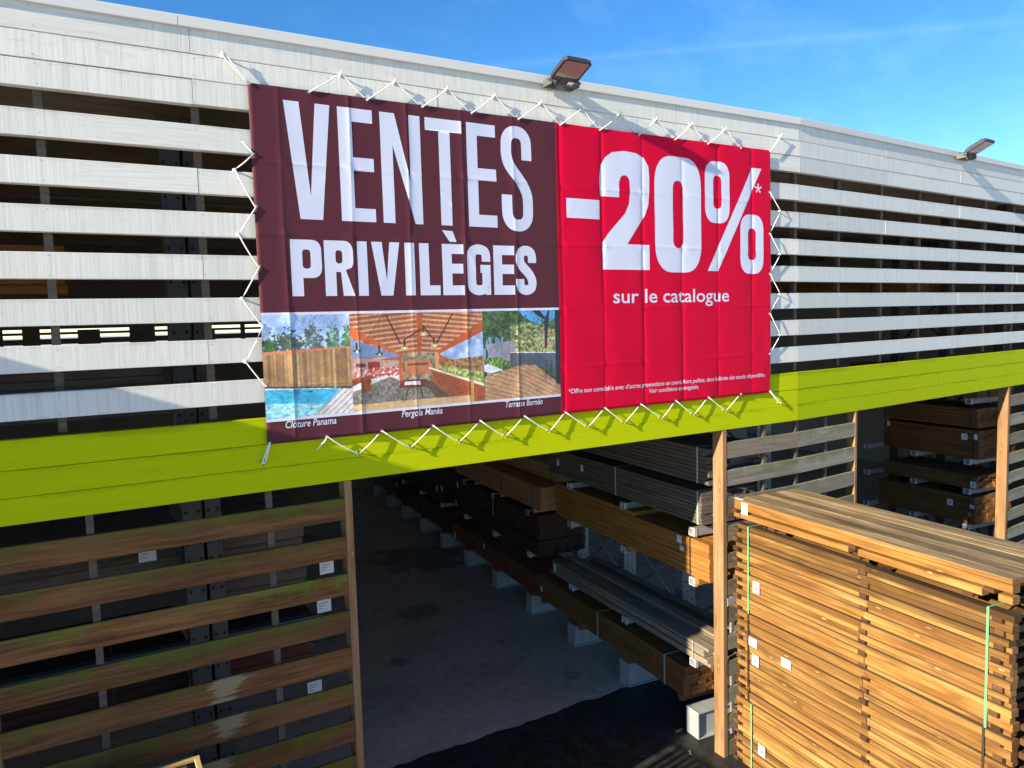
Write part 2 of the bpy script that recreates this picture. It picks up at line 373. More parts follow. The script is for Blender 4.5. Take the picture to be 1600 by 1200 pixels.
# ------------------------------------------------------------------ the shed
shed = thing('timber_shed', 'long timber storage shed with white slatted upper front and lime green fascia', 'shed', (2.5, 0, ZG))
XL, TR = -2.6, 8.0                                      # slatted front: x from XL on the left wing, to TR along the right wing
B7T = .7165
zb = [(B7T + .2548 * k - .1465, B7T + .2548 * k) for k in range(7)]
top3 = [(2.360, 2.5035), (2.507, 2.648), (2.651, 2.80)]
def run_board(mb, fr, a0, a1, z0, z1, joints, th=.055, y=0.0, **k):
    cuts = [a0] + sorted(j for j in joints if a0 < j < a1) + [a1]
    for p, q in zip(cuts[:-1], cuts[1:]):
        g0 = .0015 if p != a0 else 0; g1 = .0015 if q != a1 else 0
        yy = y + R(-.0012, .0012); zz = R(-.0015, .0015)
        mb.board(fr(p + g0, yy, z0 + zz), fr.x, fr.z, fr.y, q - p - g0 - g1, z1 - z0, th, **k)
for fr, a0, a1, jo, je in ((F1, XL, 6.0355, (.715, 4.5), (-1.6, 2.3)), (F2, .0012, TR, (1.51, 4.68), (3.12, 6.3))):
    m = MB()
    for i, (p, q) in enumerate(zb + top3):
        run_board(m, fr, a0, a1, p, q, jo if i % 2 == 1 or i == 9 else je, tint=None)
    for (p, q) in zb + top3:
        for a in ([-.07 + .8 * k for k in range(-3, 8)] if fr is F1 else [.03] + [.75 + .79 * k for k in range(9)]):
            for z in (p + .022, q - .022):
                aa, zz = a + R(-.008, .008), z + R(-.006, .006); c_ = [fr(aa + .0032 * math.cos(t), -.0022, zz + .0032 * math.sin(t)) for t in [k * math.pi / 3 for k in range(6)]]
                m.add(c_, [tuple(range(6))], mat=1)
    m.build('white_cladding', [M['white'], M['nail']], shed)
    m = MB()
    for i, (p, q, y) in enumerate(((0, .1485, -.001), (.1505, .3005, .0008), (.3025, .468, -.0005))):
        run_board(m, fr, a0, a1, p, q, (3.66,) if i == 0 else ((2.75, 5.25) if i == 1 else (9,)), y=y, tint=R(.96, 1.02))
    m.build('green_fascia', M['green'], shed)
    m = MB()
    run_board(m, fr, a0, a1, 2.793, 2.858, (.655, 3.47) if fr is F1 else (3.0,), th=.12, y=-.022, tint=1, c=.004)
    m.build('roof_trim', M['trim'], shed)
# battens that carry the boards
for a in [-.07 + .8 * k for k in range(-3, 8)]:
    m = MB(); m.box(F1, a - .022, a + .022, .0575, .105, .48, 2.79, tint=R(.8, 1.1)); m.build('batten', M['batten'], shed)
for a in [.03] + [.75 + .79 * k for k in range(0, 9)]:
    m = MB(); m.box(F2, a - .022, a + .022, .0575, .105, .48, 2.79, tint=R(.8, 1.1)); m.build('batten', M['batten'], shed)
for fr, a in ((F1, .025), (F1, 1.027), (F1, -1.4), (F1, 5.6), (F2, .02), (F2, .5), (F2, 5.3), (F2, 6.2)):
    m = MB(); m.box(fr, a - .02, a + .02, .027, .065, ZG, -.003, tint=R(.9, 1.3)); m.build('batten', M['batten'], shed)
# posts of the ground floor
for fr, a, dp in ((F1, -.505, .125), (F1, 1.540, .125), (F1, 5.047, .125), (F2, 1.0, .10), (F2, 4.56, .125)):
    m = MB(); wd = .052 if fr is F1 else (.04 if a < 2 else .06)
    m.board(fr(a - wd / 2, .001 if wd != .04 else .0, ZG + .004), fr.z, fr.x, fr.y, -ZG - .006, wd, dp, tint=1.0, c=.004)
    m.build('post', M['post'], shed)
# open boarding between the posts (posts stop it)
def infill(fr, a0, a1, mt, wear=None, y=0.004):
    m = MB()
    for k in range(12):
        z1 = -.117 - .2575 * k
        if z1 - .15 < ZG: break
        wr = wear.get(k, 0) if wear else 0
        m.board(fr(a0, y + R(-.001, .001), z1 - .150 + R(-.003, .003)), fr.x, fr.z, fr.y, a1 - a0, .150 + R(-.003, .003), .024, tint=R(.75, 1.2), wear=wr, c=.004)
    return m.build('slat_infill', mt, shed)
infill(F1, XL, -.533, M['infill']); infill(F1, -.477, 1.512, M['infill'], {4: 1.13, 5: 1.13, 6: 1.02})
infill(F1, 5.075, 6.0355, M['infill_grey']); infill(F2, .0012, .978, M['infill_grey']); infill(F2, 4.592, TR, M['infill_grey'])
# shell: roof, side and back walls, interior is dark
m = MB()
m.box(F1, -9.0, 19.0, 1.15, 15.5, 2.70, 2.76, c=.002); m.box(F1, -9.0, 6.03, .10, 1.2, 2.695, 2.75, c=.002); m.box(F2, .0, 13.0, .10, 1.2, 2.69, 2.745, c=.002); m.build('roof', M['roof'], shed)
m = MB()
for k in range(9): m.box(F1, -8.9, 18.9, 1.2 + 1.65 * k, 1.3 + 1.65 * k, 2.50, 2.698, c=.002)
m.build('roof_beam', M['beam'], shed)
m = MB(); m.box(F1, -9.2, XL - .002, .0, .2, ZG, 2.858, c=.002); m.build('front_wall', M['brick'], shed)  # unseen stretch made solid to keep sun stripes off the floor
m = MB(); m.box(F2, TR + .002, TR + 6, .0, .2, ZG, 2.858, c=.002); m.build('front_wall', M['brick'], shed)
m = MB(); m.box(F1, -9.2, -9.0, .202, 15.5, ZG, 2.7, c=.002); m.build('side_wall', M['darkwall'], shed)
m = MB(); m.box(F1, 19.0, 19.2, 1.5, 15.5, ZG, 2.7, c=.002); m.build('side_wall', M['darkwall'], shed)
m = MB()
m.box(F1, -9.2, 19.2, 15.502, 15.6, -1.1, .72, c=.002)
m.box(F1, -2.8, 10.0, 15.502, 15.6, ZG, -1.102, c=.002)  # low openings at both unseen ends are added to brighten the interior
for x in (-9.1, -5, 14, 18.9): m.box(F1, x, x + .12, 15.502, 15.6, ZG, -1.102, c=.002)
m.box(F1, -9.2, 19.2, 15.502, 15.6, 1.42, 2.7, c=.002)
for z, h_ in ((.80, .13), (1.02, .06), (1.15, .10), (1.33, .06)): m.box(F1, -9.2, 19.2, 15.502, 15.55, z, z + h_, c=.002)
x = -9.0
while x < 18.5:
    w_ = R(.12, .6) if R(0, 1) < .35 else R(.05, .12); m.box(F1, x, x + w_, 15.56, 15.62, .72, 1.42 if R(0, 1) < .6 else R(.9, 1.3), c=.002); x += w_ + R(.3, .9)
m.build('back_wall', M['darkwall'], shed)
# unseen block added outside the picture to cast the shadow on the lower left front
shadow_blk = thing('shadow_block', 'unseen rendered block added left of the boards to shade the lower left front', 'shadow caster', (-2.5, -.37, ZG))
m = MB(); m.box(F1, -3.0, -2.0, -.73, -.003, ZG, 1.50, c=.004); m.build('wall', M['brick'], shadow_blk)
m = MB(); m.box(F1, -3.03, -1.995, -.735, -.003, 1.502, 1.56, c=.004); m.build('roof', M['trim'], shadow_blk)

# rope hooks on the shed front
hx_top = [.893, 1.613, 1.981, 2.365, 2.742, 3.141, 3.510, 3.885, 4.257, 4.646, 5.045, 5.757]
hx_bot = [.994, 1.614, 1.984, 2.361, 2.745, 3.139, 3.504, 3.874, 4.275, 4.641, 5.029, 5.744]
hz_l = [1.994, 1.607, 1.218, .830]; hz_r = [1.983, 1.590, 1.216, .839]
def hook(x, z, mt, up=1):
    m = MB()
    m.tube([(x, .0, z), (x, -.022, z), (x, -.034, z + .008 * up), (x, -.035, z + .022 * up)], .006, 6)
    m.tube([(x, -.0012, z), (x, -.0045, z)], .013, 8)
    m.build('rope_hook', mt, shed)
for x in hx_top: hook(x, 2.645 if .9 < x < 5.6 else 2.66, M['rope'])
for x in hx_bot: hook(x, .187 if 1 < x < 5.6 else .196, M['ropegreen'] if x < 2.2 else M['green'], -1)
for z in hz_l: hook(.925, z, M['rope'], 0)
for z in hz_r: hook(5.742, z, M['rope'], 0)

# ------------------------------------------------------------------ the banner
X0, Z0, YB = 1.045, .300, -.027
U0, U1, V0, V1 = -.020, 4.566, .004, 2.219
folds = [(.155, 1), (.60, 1), (1.0, 1), (1.415, 1), (1.835, 1), (2.252, -1), (2.645, -1), (3.056, -1), (3.485, -1), (3.905, -1), (4.33, -1)]
hfolds = [1.75, 1.31, .815, .367]
eu_t = [x - X0 for x in (1.399, 1.781, 2.173, 2.55, 2.935, 3.308, 3.682, 4.068, 4.459, 4.831, 5.233)]
eu_b = [x - X0 for x in (1.405, 1.785, 2.165, 2.543, 2.921, 3.296, 3.683, 4.055, 4.437, 4.819, 5.225)]
ev_l = [z - Z0 for z in (2.096, 1.781, 1.416, 1.053, .678)]
ev_r = [z - Z0 for z in (2.145, 1.769, 1.403, 1.039, .665)]
_rs = np.random.RandomState(3)
_wv = [(_rs.uniform(2, 16), _rs.uniform(2, 13), _rs.uniform(0, 6.3), _rs.uniform(.1, .7)) for _ in range(26)]
_dc = [(4.50, .28, 1.15, .0036), (4.40, .52, 1.0, .003), (4.1, .12, .8, .0022), (3.6, .20, -1.0, .002), (2.7, .2, 1.3, .002), (.45, 1.7, .9, .0015), (3.9, 1.2, .5, .0015), (1.2, 1.65, -.8, .0013)]
_dc += [(_rs.uniform(.1, 4.5), _rs.uniform(.1, 2.1), _rs.uniform(.4, 1.4) * _rs.choice([-1, 1]), _rs.uniform(.0010, .0024)) for _ in range(16)]
def H(u, v):
    """cloth relief towards the viewer, metres"""
    u = np.asarray(u, dtype=float); v = np.asarray(v, dtype=float)
    h = np.zeros(np.broadcast(u, v).shape)
    for i, (uf, sg) in enumerate(folds):
        du = u - uf - .004 * np.sin(v * 3.1 + i)
        amp = (.0058 if sg > 0 else .0072) * (.75 + .3 * np.sin(v * 2.3 + i * 1.7))
        h = h + sg * amp * np.exp(-np.abs(du) / .016) + sg * .0016 * np.exp(-(du / .09) ** 2)
    for j, vf in enumerate(hfolds):
        dv = v - vf - .004 * np.sin(u * 4 + j)
        h = h + (.0022 + .0014 * np.sin(u * 5.1 + j * 2)) * np.exp(-np.abs(dv) / .012)
        for i, (uf, sg) in enumerate(folds):
            rr = ((u - uf) / .055) ** 2 + (dv / .035) ** 2
            h = h + .0034 * np.exp(-rr) * np.sin(38 * (u - uf) + 30 * dv + i * 2 + j)
    for a, b, p, q in _wv:
        h = h + .0008 * q * np.sin(a * u + b * v + p) * np.sin(.7 * b * u - .6 * a * v + 2 * p)
    for (cu, cv_, sl, am) in _dc:
        t = (u - cu) * 1.0 + (v - cv_) * -1.0 / max(abs(sl), .2) * (1 if sl > 0 else -1) * .6
        l = (u - cu) * .6 * (1 if sl > 0 else -1) + (v - cv_)
        h = h + am * np.exp(-np.abs(t) / .018) * np.exp(-(l / .22) ** 2)
    # pull towards the eyelets along the hems
    for eu, ed in ((eu_t, V1), (eu_b, V0)):
        d = np.abs(v - ed)
        for e in eu:
            ww = .05 + .35 * d
            h = h + .0045 * np.exp(-((u - e) / ww) ** 2) * np.exp(-d / .07)
        h = h - .004 * np.exp(-d / .05) * .5
    h = h + .006 * np.sin(np.pi * np.clip((v - V0) / (V1 - V0), 0, 1)) * .5
    return h
def P(u, v, off=0.0):
    return np.stack([X0 + np.asarray(u), YB - H(u, v) - off, Z0 + np.asarray(v)], -1)
ul = set(np.round(np.arange(U0, U1, .024), 4)) | {U1}
for uf, _ in folds: ul |= set(np.round(uf + np.arange(-.048, .049, .006), 4))
vl = set(np.round(np.arange(V0, V1, .024), 4)) | {V1}
for vf in hfolds: vl |= set(np.round(vf + np.arange(-.03, .031, .006), 4))
def thin(l, lo, hi):
    l = sorted(x for x in l if lo <= x <= hi); o_ = [l[0]]
    for x in l[1:]:
        if x - o_[-1] > .0035 or x == hi: o_.append(x)
    return o_
ul = thin(ul, U0, U1); vl = thin(vl, V0, V1)
SEAM = 2.214
ul = sorted(set(ul) | {SEAM})
banner = thing('banner', 'large maroon and red sale banner laced across the shed front', 'banner', (X0 + 2.27, YB, Z0))
gu, gv = np.meshgrid(ul, vl); nu, nv = len(ul), len(vl)
def cloth(name, i0, i1, m, par):
    idx = list(range(i0, i1 + 1)); n = len(idx)
    pts = P(gu[:, i0:i1 + 1], gv[:, i0:i1 + 1]).reshape(-1, 3)
    fs = [(j * n + i, j * n + i + 1, (j + 1) * n + i + 1, (j + 1) * n + i) for j in range(nv - 1) for i in range(n - 1)]
    me = bpy.data.meshes.new(name); me.from_pydata(pts.tolist(), [], fs); me.materials.append(m)
    me.polygons.foreach_set('use_smooth', [True] * len(fs))
    ob = bpy.data.objects.new(name, me); COL.objects.link(ob); ob.parent = par; ob.matrix_parent_inverse = par.matrix_world.inverted()
    md = ob.modifiers.new('thickness', 'SOLIDIFY'); md.thickness = .0008; md.offset = -1 if True else 1
    return ob
iS = ul.index(SEAM)
for mm in (M['maroon'], M['redp'], M['ink']):
    g = NG(mm); t_ = g.new('ShaderNodeTexCoord').outputs['Object']
    g.bump(g.noise(t_, 160, 4, .6), .06, .001)
c1_ = cloth('maroon_cloth', 0, iS, M['maroon'], banner); c2_ = cloth('red_cloth', iS, nu - 1, M['redp'], banner)

def uvmesh(bm, name, m, par, off=.0009):
    """cut a flat (u,v) mesh along the cloth grid and lay it on the cloth"""
    us = [v.co.x for v in bm.verts]; vv = [v.co.y for v in bm.verts]
    for x in ul:
        if min(us) < x < max(us): bmesh.ops.bisect_plane(bm, geom=bm.verts[:] + bm.edges[:] + bm.faces[:], plane_co=(x, 0, 0), plane_no=(1, 0, 0), dist=1e-6)
    for y in vl:
        if min(vv) < y < max(vv): bmesh.ops.bisect_plane(bm, geom=bm.verts[:] + bm.edges[:] + bm.faces[:], plane_co=(0, y, 0), plane_no=(0, 1, 0), dist=1e-6)
    bmesh.ops.triangulate(bm, faces=bm.faces[:])
    co = np.array([v.co[:2] for v in bm.verts]); pp = P(co[:, 0], co[:, 1], off)
    for v, q in zip(bm.verts, pp): v.co = q
    bm.normal_update()
    for f in bm.faces:
        if f.normal.y > 0: f.normal_flip()
        f.smooth = True
    me = bpy.data.meshes.new(name); bm.to_mesh(me); bm.free(); me.materials.append(m)
    ob = bpy.data.objects.new(name, me); COL.objects.link(ob); ob.parent = par; ob.matrix_parent_inverse = par.matrix_world.inverted()
    return ob
def fill_to_bm(bm, loops):
    cu = bpy.data.curves.new('glyph', 'CURVE'); cu.dimensions = '2D'; cu.fill_mode = 'FRONT'
    for lp in loops:
        sp = cu.splines.new('POLY'); sp.points.add(len(lp) - 1)
        for q, (x, y) in zip(sp.points, lp): q.co = (x, y, 0, 1)
        sp.use_cyclic_u = True
    ob = bpy.data.objects.new('glyph', cu); me = bpy.data.meshes.new_from_object(ob)
    bm.from_mesh(me); bpy.data.objects.remove(ob); bpy.data.curves.remove(cu); bpy.data.meshes.remove(me)
def rrect(u0, u1, v0, v1, ru, rv=None, n=9):
    rv = rv or ru; o_ = []
    for cx, cy, a in ((u1 - ru, v1 - rv, 0), (u0 + ru, v1 - rv, 90), (u0 + ru, v0 + rv, 180), (u1 - ru, v0 + rv, 270)):
        for k in range(n + 1):
            t = math.radians(a + 90 * k / n)
            c_, s_ = math.cos(t), math.sin(t)
            e = .86
            o_.append((cx + ru * math.copysign(abs(c_) ** e, c_), cy + rv * math.copysign(abs(s_) ** e, s_)))
    return o_
def rect(u0, u1, v0, v1): return [(u0, v0), (u1, v0), (u1, v1), (u0, v1)]
def crom(pts, n=8):
    pts = [np.array(p) for p in pts]; q = [pts[0] * 2 - pts[1]] + pts + [pts[-1] * 2 - pts[-2]]; o_ = []
    for i in range(1, len(q) - 2):
        for k in range(n):
            t = k / n; a, b, c_, d = q[i - 1], q[i], q[i + 1], q[i + 2]
            o_.append(.5 * ((2 * b) + (-a + c_) * t + (2 * a - 5 * b + 4 * c_ - d) * t * t + (-a + 3 * b - 3 * c_ + d) * t ** 3))
    return o_ + [pts[-1]]
def stroke(pts, wd, n=8):
    p = crom(pts, n); l, r = [], []
    for i, q in enumerate(p):
        t = p[min(i + 1, len(p) - 1)] - p[max(i - 1, 0)]; t = t / np.hypot(*t); nrm = np.array([-t[1], t[0]])
        l.append(tuple(q + nrm * wd / 2)); r.append(tuple(q - nrm * wd / 2))
    return l + r[::-1]

bm = bmesh.new()
T0, B0_ = 2.141, 1.415
fill_to_bm(bm, [[(.187, T0), (.283, T0), (.333, 1.56), (.384, T0), (.479, T0), (.404, B0_), (.259, B0_)]])
def letterE(u0, u1, stem, vb, vt, hb, vm, inset=.0, hm=None):
    hm = hm or hb
    fill_to_bm(bm, [[(u0, vb), (u1, vb), (u1, vb + hb), (u0 + stem, vb + hb), (u0 + stem, vm - hm / 2), (u1 - inset, vm - hm / 2), (u1 - inset, vm + hm / 2), (u0 + stem, vm + hm / 2), (u0 + stem, vt - hb), (u1, vt - hb), (u1, vt), (u0, vt)]])
letterE(.528, .762, .092, B0_, T0, .086, 1.785)
fill_to_bm(bm, [[(.814, T0), (.918, T0), (1.019, 1.70), (1.019, T0), (1.102, T0), (1.102, B0_), (1.045, B0_), (.898, 1.93), (.898, B0_), (.814, B0_)]])
fill_to_bm(bm, [[(1.139, T0), (1.416, T0), (1.416, 2.056), (1.325, 2.056), (1.325, B0_), (1.239, B0_), (1.239, 2.056), (1.139, 2.056)]])
letterE(1.455, 1.689, .084, B0_, T0, .086, 1.786)
fill_to_bm(bm, [stroke([(1.950, 1.914), (1.950, 2.0), (1.944, 2.06), (1.912, 2.1), (1.864, 2.111), (1.815, 2.1), (1.783, 2.06), (1.776, 2.0), (1.777, 1.945), (1.793, 1.885), (1.828, 1.835), (1.872, 1.785), (1.918, 1.725), (1.948, 1.655), (1.953, 1.575), (1.948, 1.495), (1.915, 1.45), (1.864, 1.437), (1.812, 1.45), (1.78, 1.495), (1.773, 1.56), (1.773, 1.657)], .086, 5)])
T2, B2 = 1.287, .930
for (u0, u1, leg) in ((.184, .382, False), (.399, .590, True)):
    st = .074; vm = 1.045 if not leg else 1.075
    ru = .07; out = [(u0, B2), (u0 + st, B2), (u0 + st, vm)]
    if leg: out = [(u0, B2), (u0 + st, B2), (u0 + st, 1.085), (u0 + st + .032, 1.085), (u1 - .073, B2), (u1 + .004, B2), (u1 - .052, 1.098)]
    arc = []
    for k in range(13):
        t = math.radians(-90 + 180 * k / 12) if not leg else math.radians(-40 + 130 * k / 12)
        c_, s_ = math.cos(t), math.sin(t)
        cy = (T2 - ru * 1.1 if s_ > 0 else (vm + ru * 1.1 if not leg else T2 - .12))
        arc.append((u1 - ru + ru * abs(c_) ** .8 * (1 if c_ > 0 else -1), cy + ru * 1.1 * abs(s_) ** .8 * (1 if s_ > 0 else -1)))
    out += arc + [(u0, T2)]
    fill_to_bm(bm, [out, rrect(u0 + st, u1 - .072, vm + .06 if not leg else 1.14, T2 - .062, .022)])
fill_to_bm(bm, [rect(.620, .688, B2, T2)])
fill_to_bm(bm, [[(.719, T2), (.793, T2), (.82, 1.03), (.847, T2), (.918, T2), (.862, B2), (.776, B2)]])
fill_to_bm(bm, [rect(.954, 1.026, B2, T2)])
fill_to_bm(bm, [[(1.062, T2), (1.134, T2), (1.134, .998), (1.214, .998), (1.214, B2), (1.062, B2)]])
letterE(1.235, 1.402, .074, B2, T2, .068, 1.116, .006)
fill_to_bm(bm, [[(1.240, 1.382), (1.323, 1.377), (1.352, 1.301), (1.297, 1.302)]])
fill_to_bm(bm, [stroke([(1.583, 1.168), (1.583, 1.205), (1.572, 1.24), (1.523, 1.255), (1.475, 1.24), (1.463, 1.2), (1.463, 1.11), (1.463, 1.015), (1.475, .978), (1.523, .963), (1.572, .978), (1.583, 1.015), (1.583, 1.10)], .07, 5)])
fill_to_bm(bm, [rect(1.535, 1.618, 1.088, 1.145)]); fill_to_bm(bm, [rect(1.575, 1.618, B2, 1.087)])
letterE(1.645, 1.840 - .02, .072, B2, T2, .068, 1.116, .004)
fill_to_bm(bm, [stroke([(1.975, 1.165), (1.974, 1.205), (1.962, 1.24), (1.921, 1.255), (1.880, 1.24), (1.868, 1.205), (1.872, 1.165), (1.895, 1.132), (1.925, 1.105), (1.955, 1.07), (1.973, 1.03), (1.972, 1.0), (1.96, .976), (1.921, .963), (1.880, .976), (1.868, 1.005), (1.867, 1.045)], .072, 5)])
uvmesh(bm, 'headline_lettering', M['ink'], c1_)
bm = bmesh.new()
fill_to_bm(bm, [rect(2.300, 2.617, 1.515, 1.664)])
fill_to_bm(bm, [[(2.625, 1.697), (2.621, 1.834), (2.635, 1.929), (2.676, 1.998), (2.747, 2.045), (2.87, 2.066), (2.994, 2.058), (3.075, 2.027), (3.12, 1.962), (3.129, 1.87), (3.127, 1.756), (3.115, 1.649), (3.077, 1.565), (2.994, 1.464), (2.886, 1.328), (3.12, 1.328), (3.12, 1.124), (2.640, 1.124), (2.643, 1.339), (2.693, 1.404), (2.87, 1.572), (2.911, 1.654), (2.924, 1.759), (2.919, 1.839), (2.899, 1.868), (2.868, 1.876), (2.833, 1.862), (2.813, 1.813), (2.811, 1.697)]])
fill_to_bm(bm, [rrect(3.182, 3.700, 1.107, 2.067, .19, .24), rrect(3.381, 3.497, 1.31, 1.87, .057, .075)])
fill_to_bm(bm, [rrect(3.748, 4.044, 1.538, 2.067, .12, .14), rrect(3.848, 3.946, 1.662, 1.945, .045, .05)])
fill_to_bm(bm, [rrect(4.175, 4.472, 1.102, 1.631, .12, .14), rrect(4.272, 4.374, 1.225, 1.508, .045, .05)])
fill_to_bm(bm, [[(4.328, 2.045), (4.448, 2.045), (3.903, 1.123), (3.776, 1.123)]])
for k in range(5):
    a = math.radians(90 + 72 * k); c_, s_ = math.cos(a), math.sin(a); hw = .0085
    fill_to_bm(bm, [[(4.406 - s_ * hw * .6, 1.868 + c_ * hw * .6), (4.406 + c_ * .043 - s_ * hw, 1.868 + s_ * .043 + c_ * hw), (4.406 + c_ * .043 + s_ * hw, 1.868 + s_ * .043 - c_ * hw), (4.406 + s_ * hw * .6, 1.868 - c_ * hw * .6)]])
uvmesh(bm, 'discount_lettering', M['ink'], c2_)
def text(body, u0, u1, vbase, cap, par, name, shear=0.0, bold=.0, m=None):
    cu = bpy.data.curves.new(name, 'FONT'); cu.body = body; cu.shear = shear; cu.offset = bold; cu.resolution_u = 3; cu.size = 1
    ob = bpy.data.objects.new(name, cu); me = bpy.data.meshes.new_from_object(ob)
    b = bmesh.new(); b.from_mesh(me); bpy.data.objects.remove(ob); bpy.data.curves.remove(cu); bpy.data.meshes.remove(me)
    bmesh.ops.remove_doubles(b, verts=b.verts, dist=1e-5)
    xs = [v.co.x for v in b.verts]; sx = (u1 - u0) / (max(xs) - min(xs)); x0 = min(xs); sy = cap / .70
    for v in b.verts: v.co = (u0 + (v.co.x - x0) * sx, vbase + v.co.y * sy, 0)
    return uvmesh(b, name, m or M['ink'], par)
for wd_, a_, b_ in (('sur', 2.736, 3.0), ('le', 3.07, 3.198), ('catalogue', 3.262, 4.031)): text(wd_, a_, b_, .857, .112, c2_, 'subtitle_lettering', bold=.010)
text('*Offre non cumulable avec d\'autres promotions en cours, hors pellets, dans la limite des stocks disponibles.', 2.285, 4.495, .158, .036, c2_, 'small_print', .22, .006)
text('Voir conditions en magasin.', 3.101, 3.657, .104, .036, c2_, 'small_print', .22, .006)
text('Clôture Panama', .098, .428, .096, .046, c1_, 'caption_lettering', .2, .009)
text('Pergola Manéa', .888, 1.196, .097, .046, c1_, 'caption_lettering', .2, .009)
text('Terrasse Bornéo', 1.713, 2.040, .096, .046, c1_, 'caption_lettering', .2, .009)
bm = bmesh.new(); fill_to_bm(bm, [rect(U0 + .001, 2.210, .812, .829)]); fill_to_bm(bm, [rect(U0 + .001, 2.210, .143, .161)])
uvmesh(bm, 'white_rule', M['ink'], c1_)

# the three printed pictures: colours of the print itself, laid on a fine grid
def inpoly(u, v, poly):
    ins = np.zeros(u.shape, bool); n = len(poly)
    for i in range(n):
        (x1, y1), (x2, y2) = poly[i], poly[(i + 1) % n]
        if y1 == y2: continue
        c_ = ((y1 > v) != (y2 > v)) & (u < (x2 - x1) * (v - y1) / (y2 - y1) + x1); ins ^= c_
    return ins
PIC1 = [((150, 178, 222), [(-0.034, 0.832), (0.55, 0.832), (0.551, 0.15), (-0.024, 0.15)]), ((168, 128, 85), [(-0.027, 0.568), (0.546, 0.593), (0.549, 0.328), (-0.016, 0.359)]), ((205, 120, 85), [(-0.026, 0.584), (0.546, 0.601), (0.546, 0.588), (-0.027, 0.562)]), ((70, 75, 70), [(-0.018, 0.367), (0.551, 0.336), (0.55, 0.318), (-0.019, 0.354)]), ((190, 205, 215), [(-0.019, 0.357), (0.47, 0.328), (0.451, 0.314), (-0.019, 0.343)]), ((58, 172, 212), [(-0.021, 0.345), (0.463, 0.326), (0.287, 0.15), (-0.024, 0.15)]), ((140, 205, 222), [(-0.022, 0.26), (0.369, 0.235), (0.287, 0.15), (-0.024, 0.15)]), ((205, 198, 196), [(0.479, 0.325), (0.551, 0.32), (0.549, 0.15), (0.27, 0.15)])]
PIC2 = [((165, 95, 60), [(0.545, 0.832), (1.55, 0.832), (1.54, 0.15), (0.545, 0.15)]), ((120, 140, 175), [(0.548, 0.648), (0.891, 0.529), (0.891, 0.513), (0.545, 0.516)]), ((160, 185, 225), [(1.184, 0.53), (1.537, 0.674), (1.541, 0.456), (1.284, 0.476), (1.207, 0.508)]), ((205, 100, 48), [(0.548, 0.73), (0.889, 0.539), (0.888, 0.525), (0.545, 0.662)]), ((185, 80, 40), [(1.18, 0.544), (1.54, 0.749), (1.54, 0.667), (1.176, 0.516)]), ((190, 85, 40), [(1.024, 0.812), (1.069, 0.812), (1.048, 0.522), (1.021, 0.523)]), ((150, 140, 110), [(0.888, 0.529), (1.184, 0.53), (1.177, 0.347), (0.88, 0.338)]), ((190, 150, 135), [(0.545, 0.521), (0.882, 0.489), (0.879, 0.417), (0.538, 0.38)]), ((120, 60, 50), [(0.577, 0.484), (0.646, 0.48), (0.645, 0.454), (0.576, 0.457)]), ((150, 50, 45), [(0.661, 0.489), (0.745, 0.487), (0.743, 0.439), (0.659, 0.439)]), ((218, 208, 208), [(0.545, 0.345), (0.879, 0.413), (0.881, 0.351), (0.545, 0.285)]), ((125, 118, 108), [(0.545, 0.292), (0.812, 0.383), (0.884, 0.351), (1.115, 0.336), (1.273, 0.212), (1.434, 0.207), (1.436, 0.182), (0.545, 0.198)]), ((150, 70, 40), [(0.543, 0.373), (0.678, 0.402), (0.674, 0.29), (0.61, 0.288), (0.61, 0.355), (0.543, 0.33)]), ((200, 120, 80), [(0.926, 0.486), (1.121, 0.484), (1.117, 0.379), (0.922, 0.383)]), ((110, 75, 60), [(0.947, 0.465), (1.097, 0.464), (1.097, 0.45), (0.947, 0.449)]), ((120, 48, 42), [(0.891, 0.353), (1.085, 0.35), (1.09, 0.296), (0.874, 0.297)]), ((222, 216, 228), [(0.921, 0.34), (1.032, 0.339), (1.04, 0.313), (0.914, 0.317)]), ((70, 45, 40), [(0.94, 0.292), (0.949, 0.291), (0.922, 0.217), (0.915, 0.218)]), ((70, 45, 40), [(1.03, 0.293), (1.039, 0.292), (1.054, 0.214), (1.045, 0.215)]), ((195, 92, 50), [(0.884, 0.53), (0.906, 0.529), (0.905, 0.347), (0.883, 0.348)]), ((218, 152, 92), [(1.153, 0.531), (1.181, 0.533), (1.179, 0.358), (1.154, 0.359)]), ((150, 165, 90), [(1.181, 0.445), (1.535, 0.368), (1.535, 0.277), (1.187, 0.414)]), ((150, 112, 75), [(1.213, 0.472), (1.539, 0.492), (1.538, 0.371), (1.204, 0.444)]), ((175, 88, 48), [(1.111, 0.418), (1.538, 0.268), (1.538, 0.15), (1.434, 0.207), (1.146, 0.346)]), ((225, 215, 195), [(1.104, 0.433), (1.539, 0.286), (1.538, 0.268), (1.103, 0.42)]), ((165, 82, 50), [(1.116, 0.35), (1.177, 0.358), (1.431, 0.215), (1.273, 0.209)]), ((95, 78, 62), [(1.046, 0.327), (1.115, 0.336), (1.27, 0.209), (1.156, 0.213)]), ((205, 172, 122), [(0.545, 0.209), (1.437, 0.21), (1.442, 0.15), (0.545, 0.15)]), ((222, 152, 82), [(1.429, 0.338), (1.452, 0.337), (1.45, 0.15), (1.426, 0.15)])]
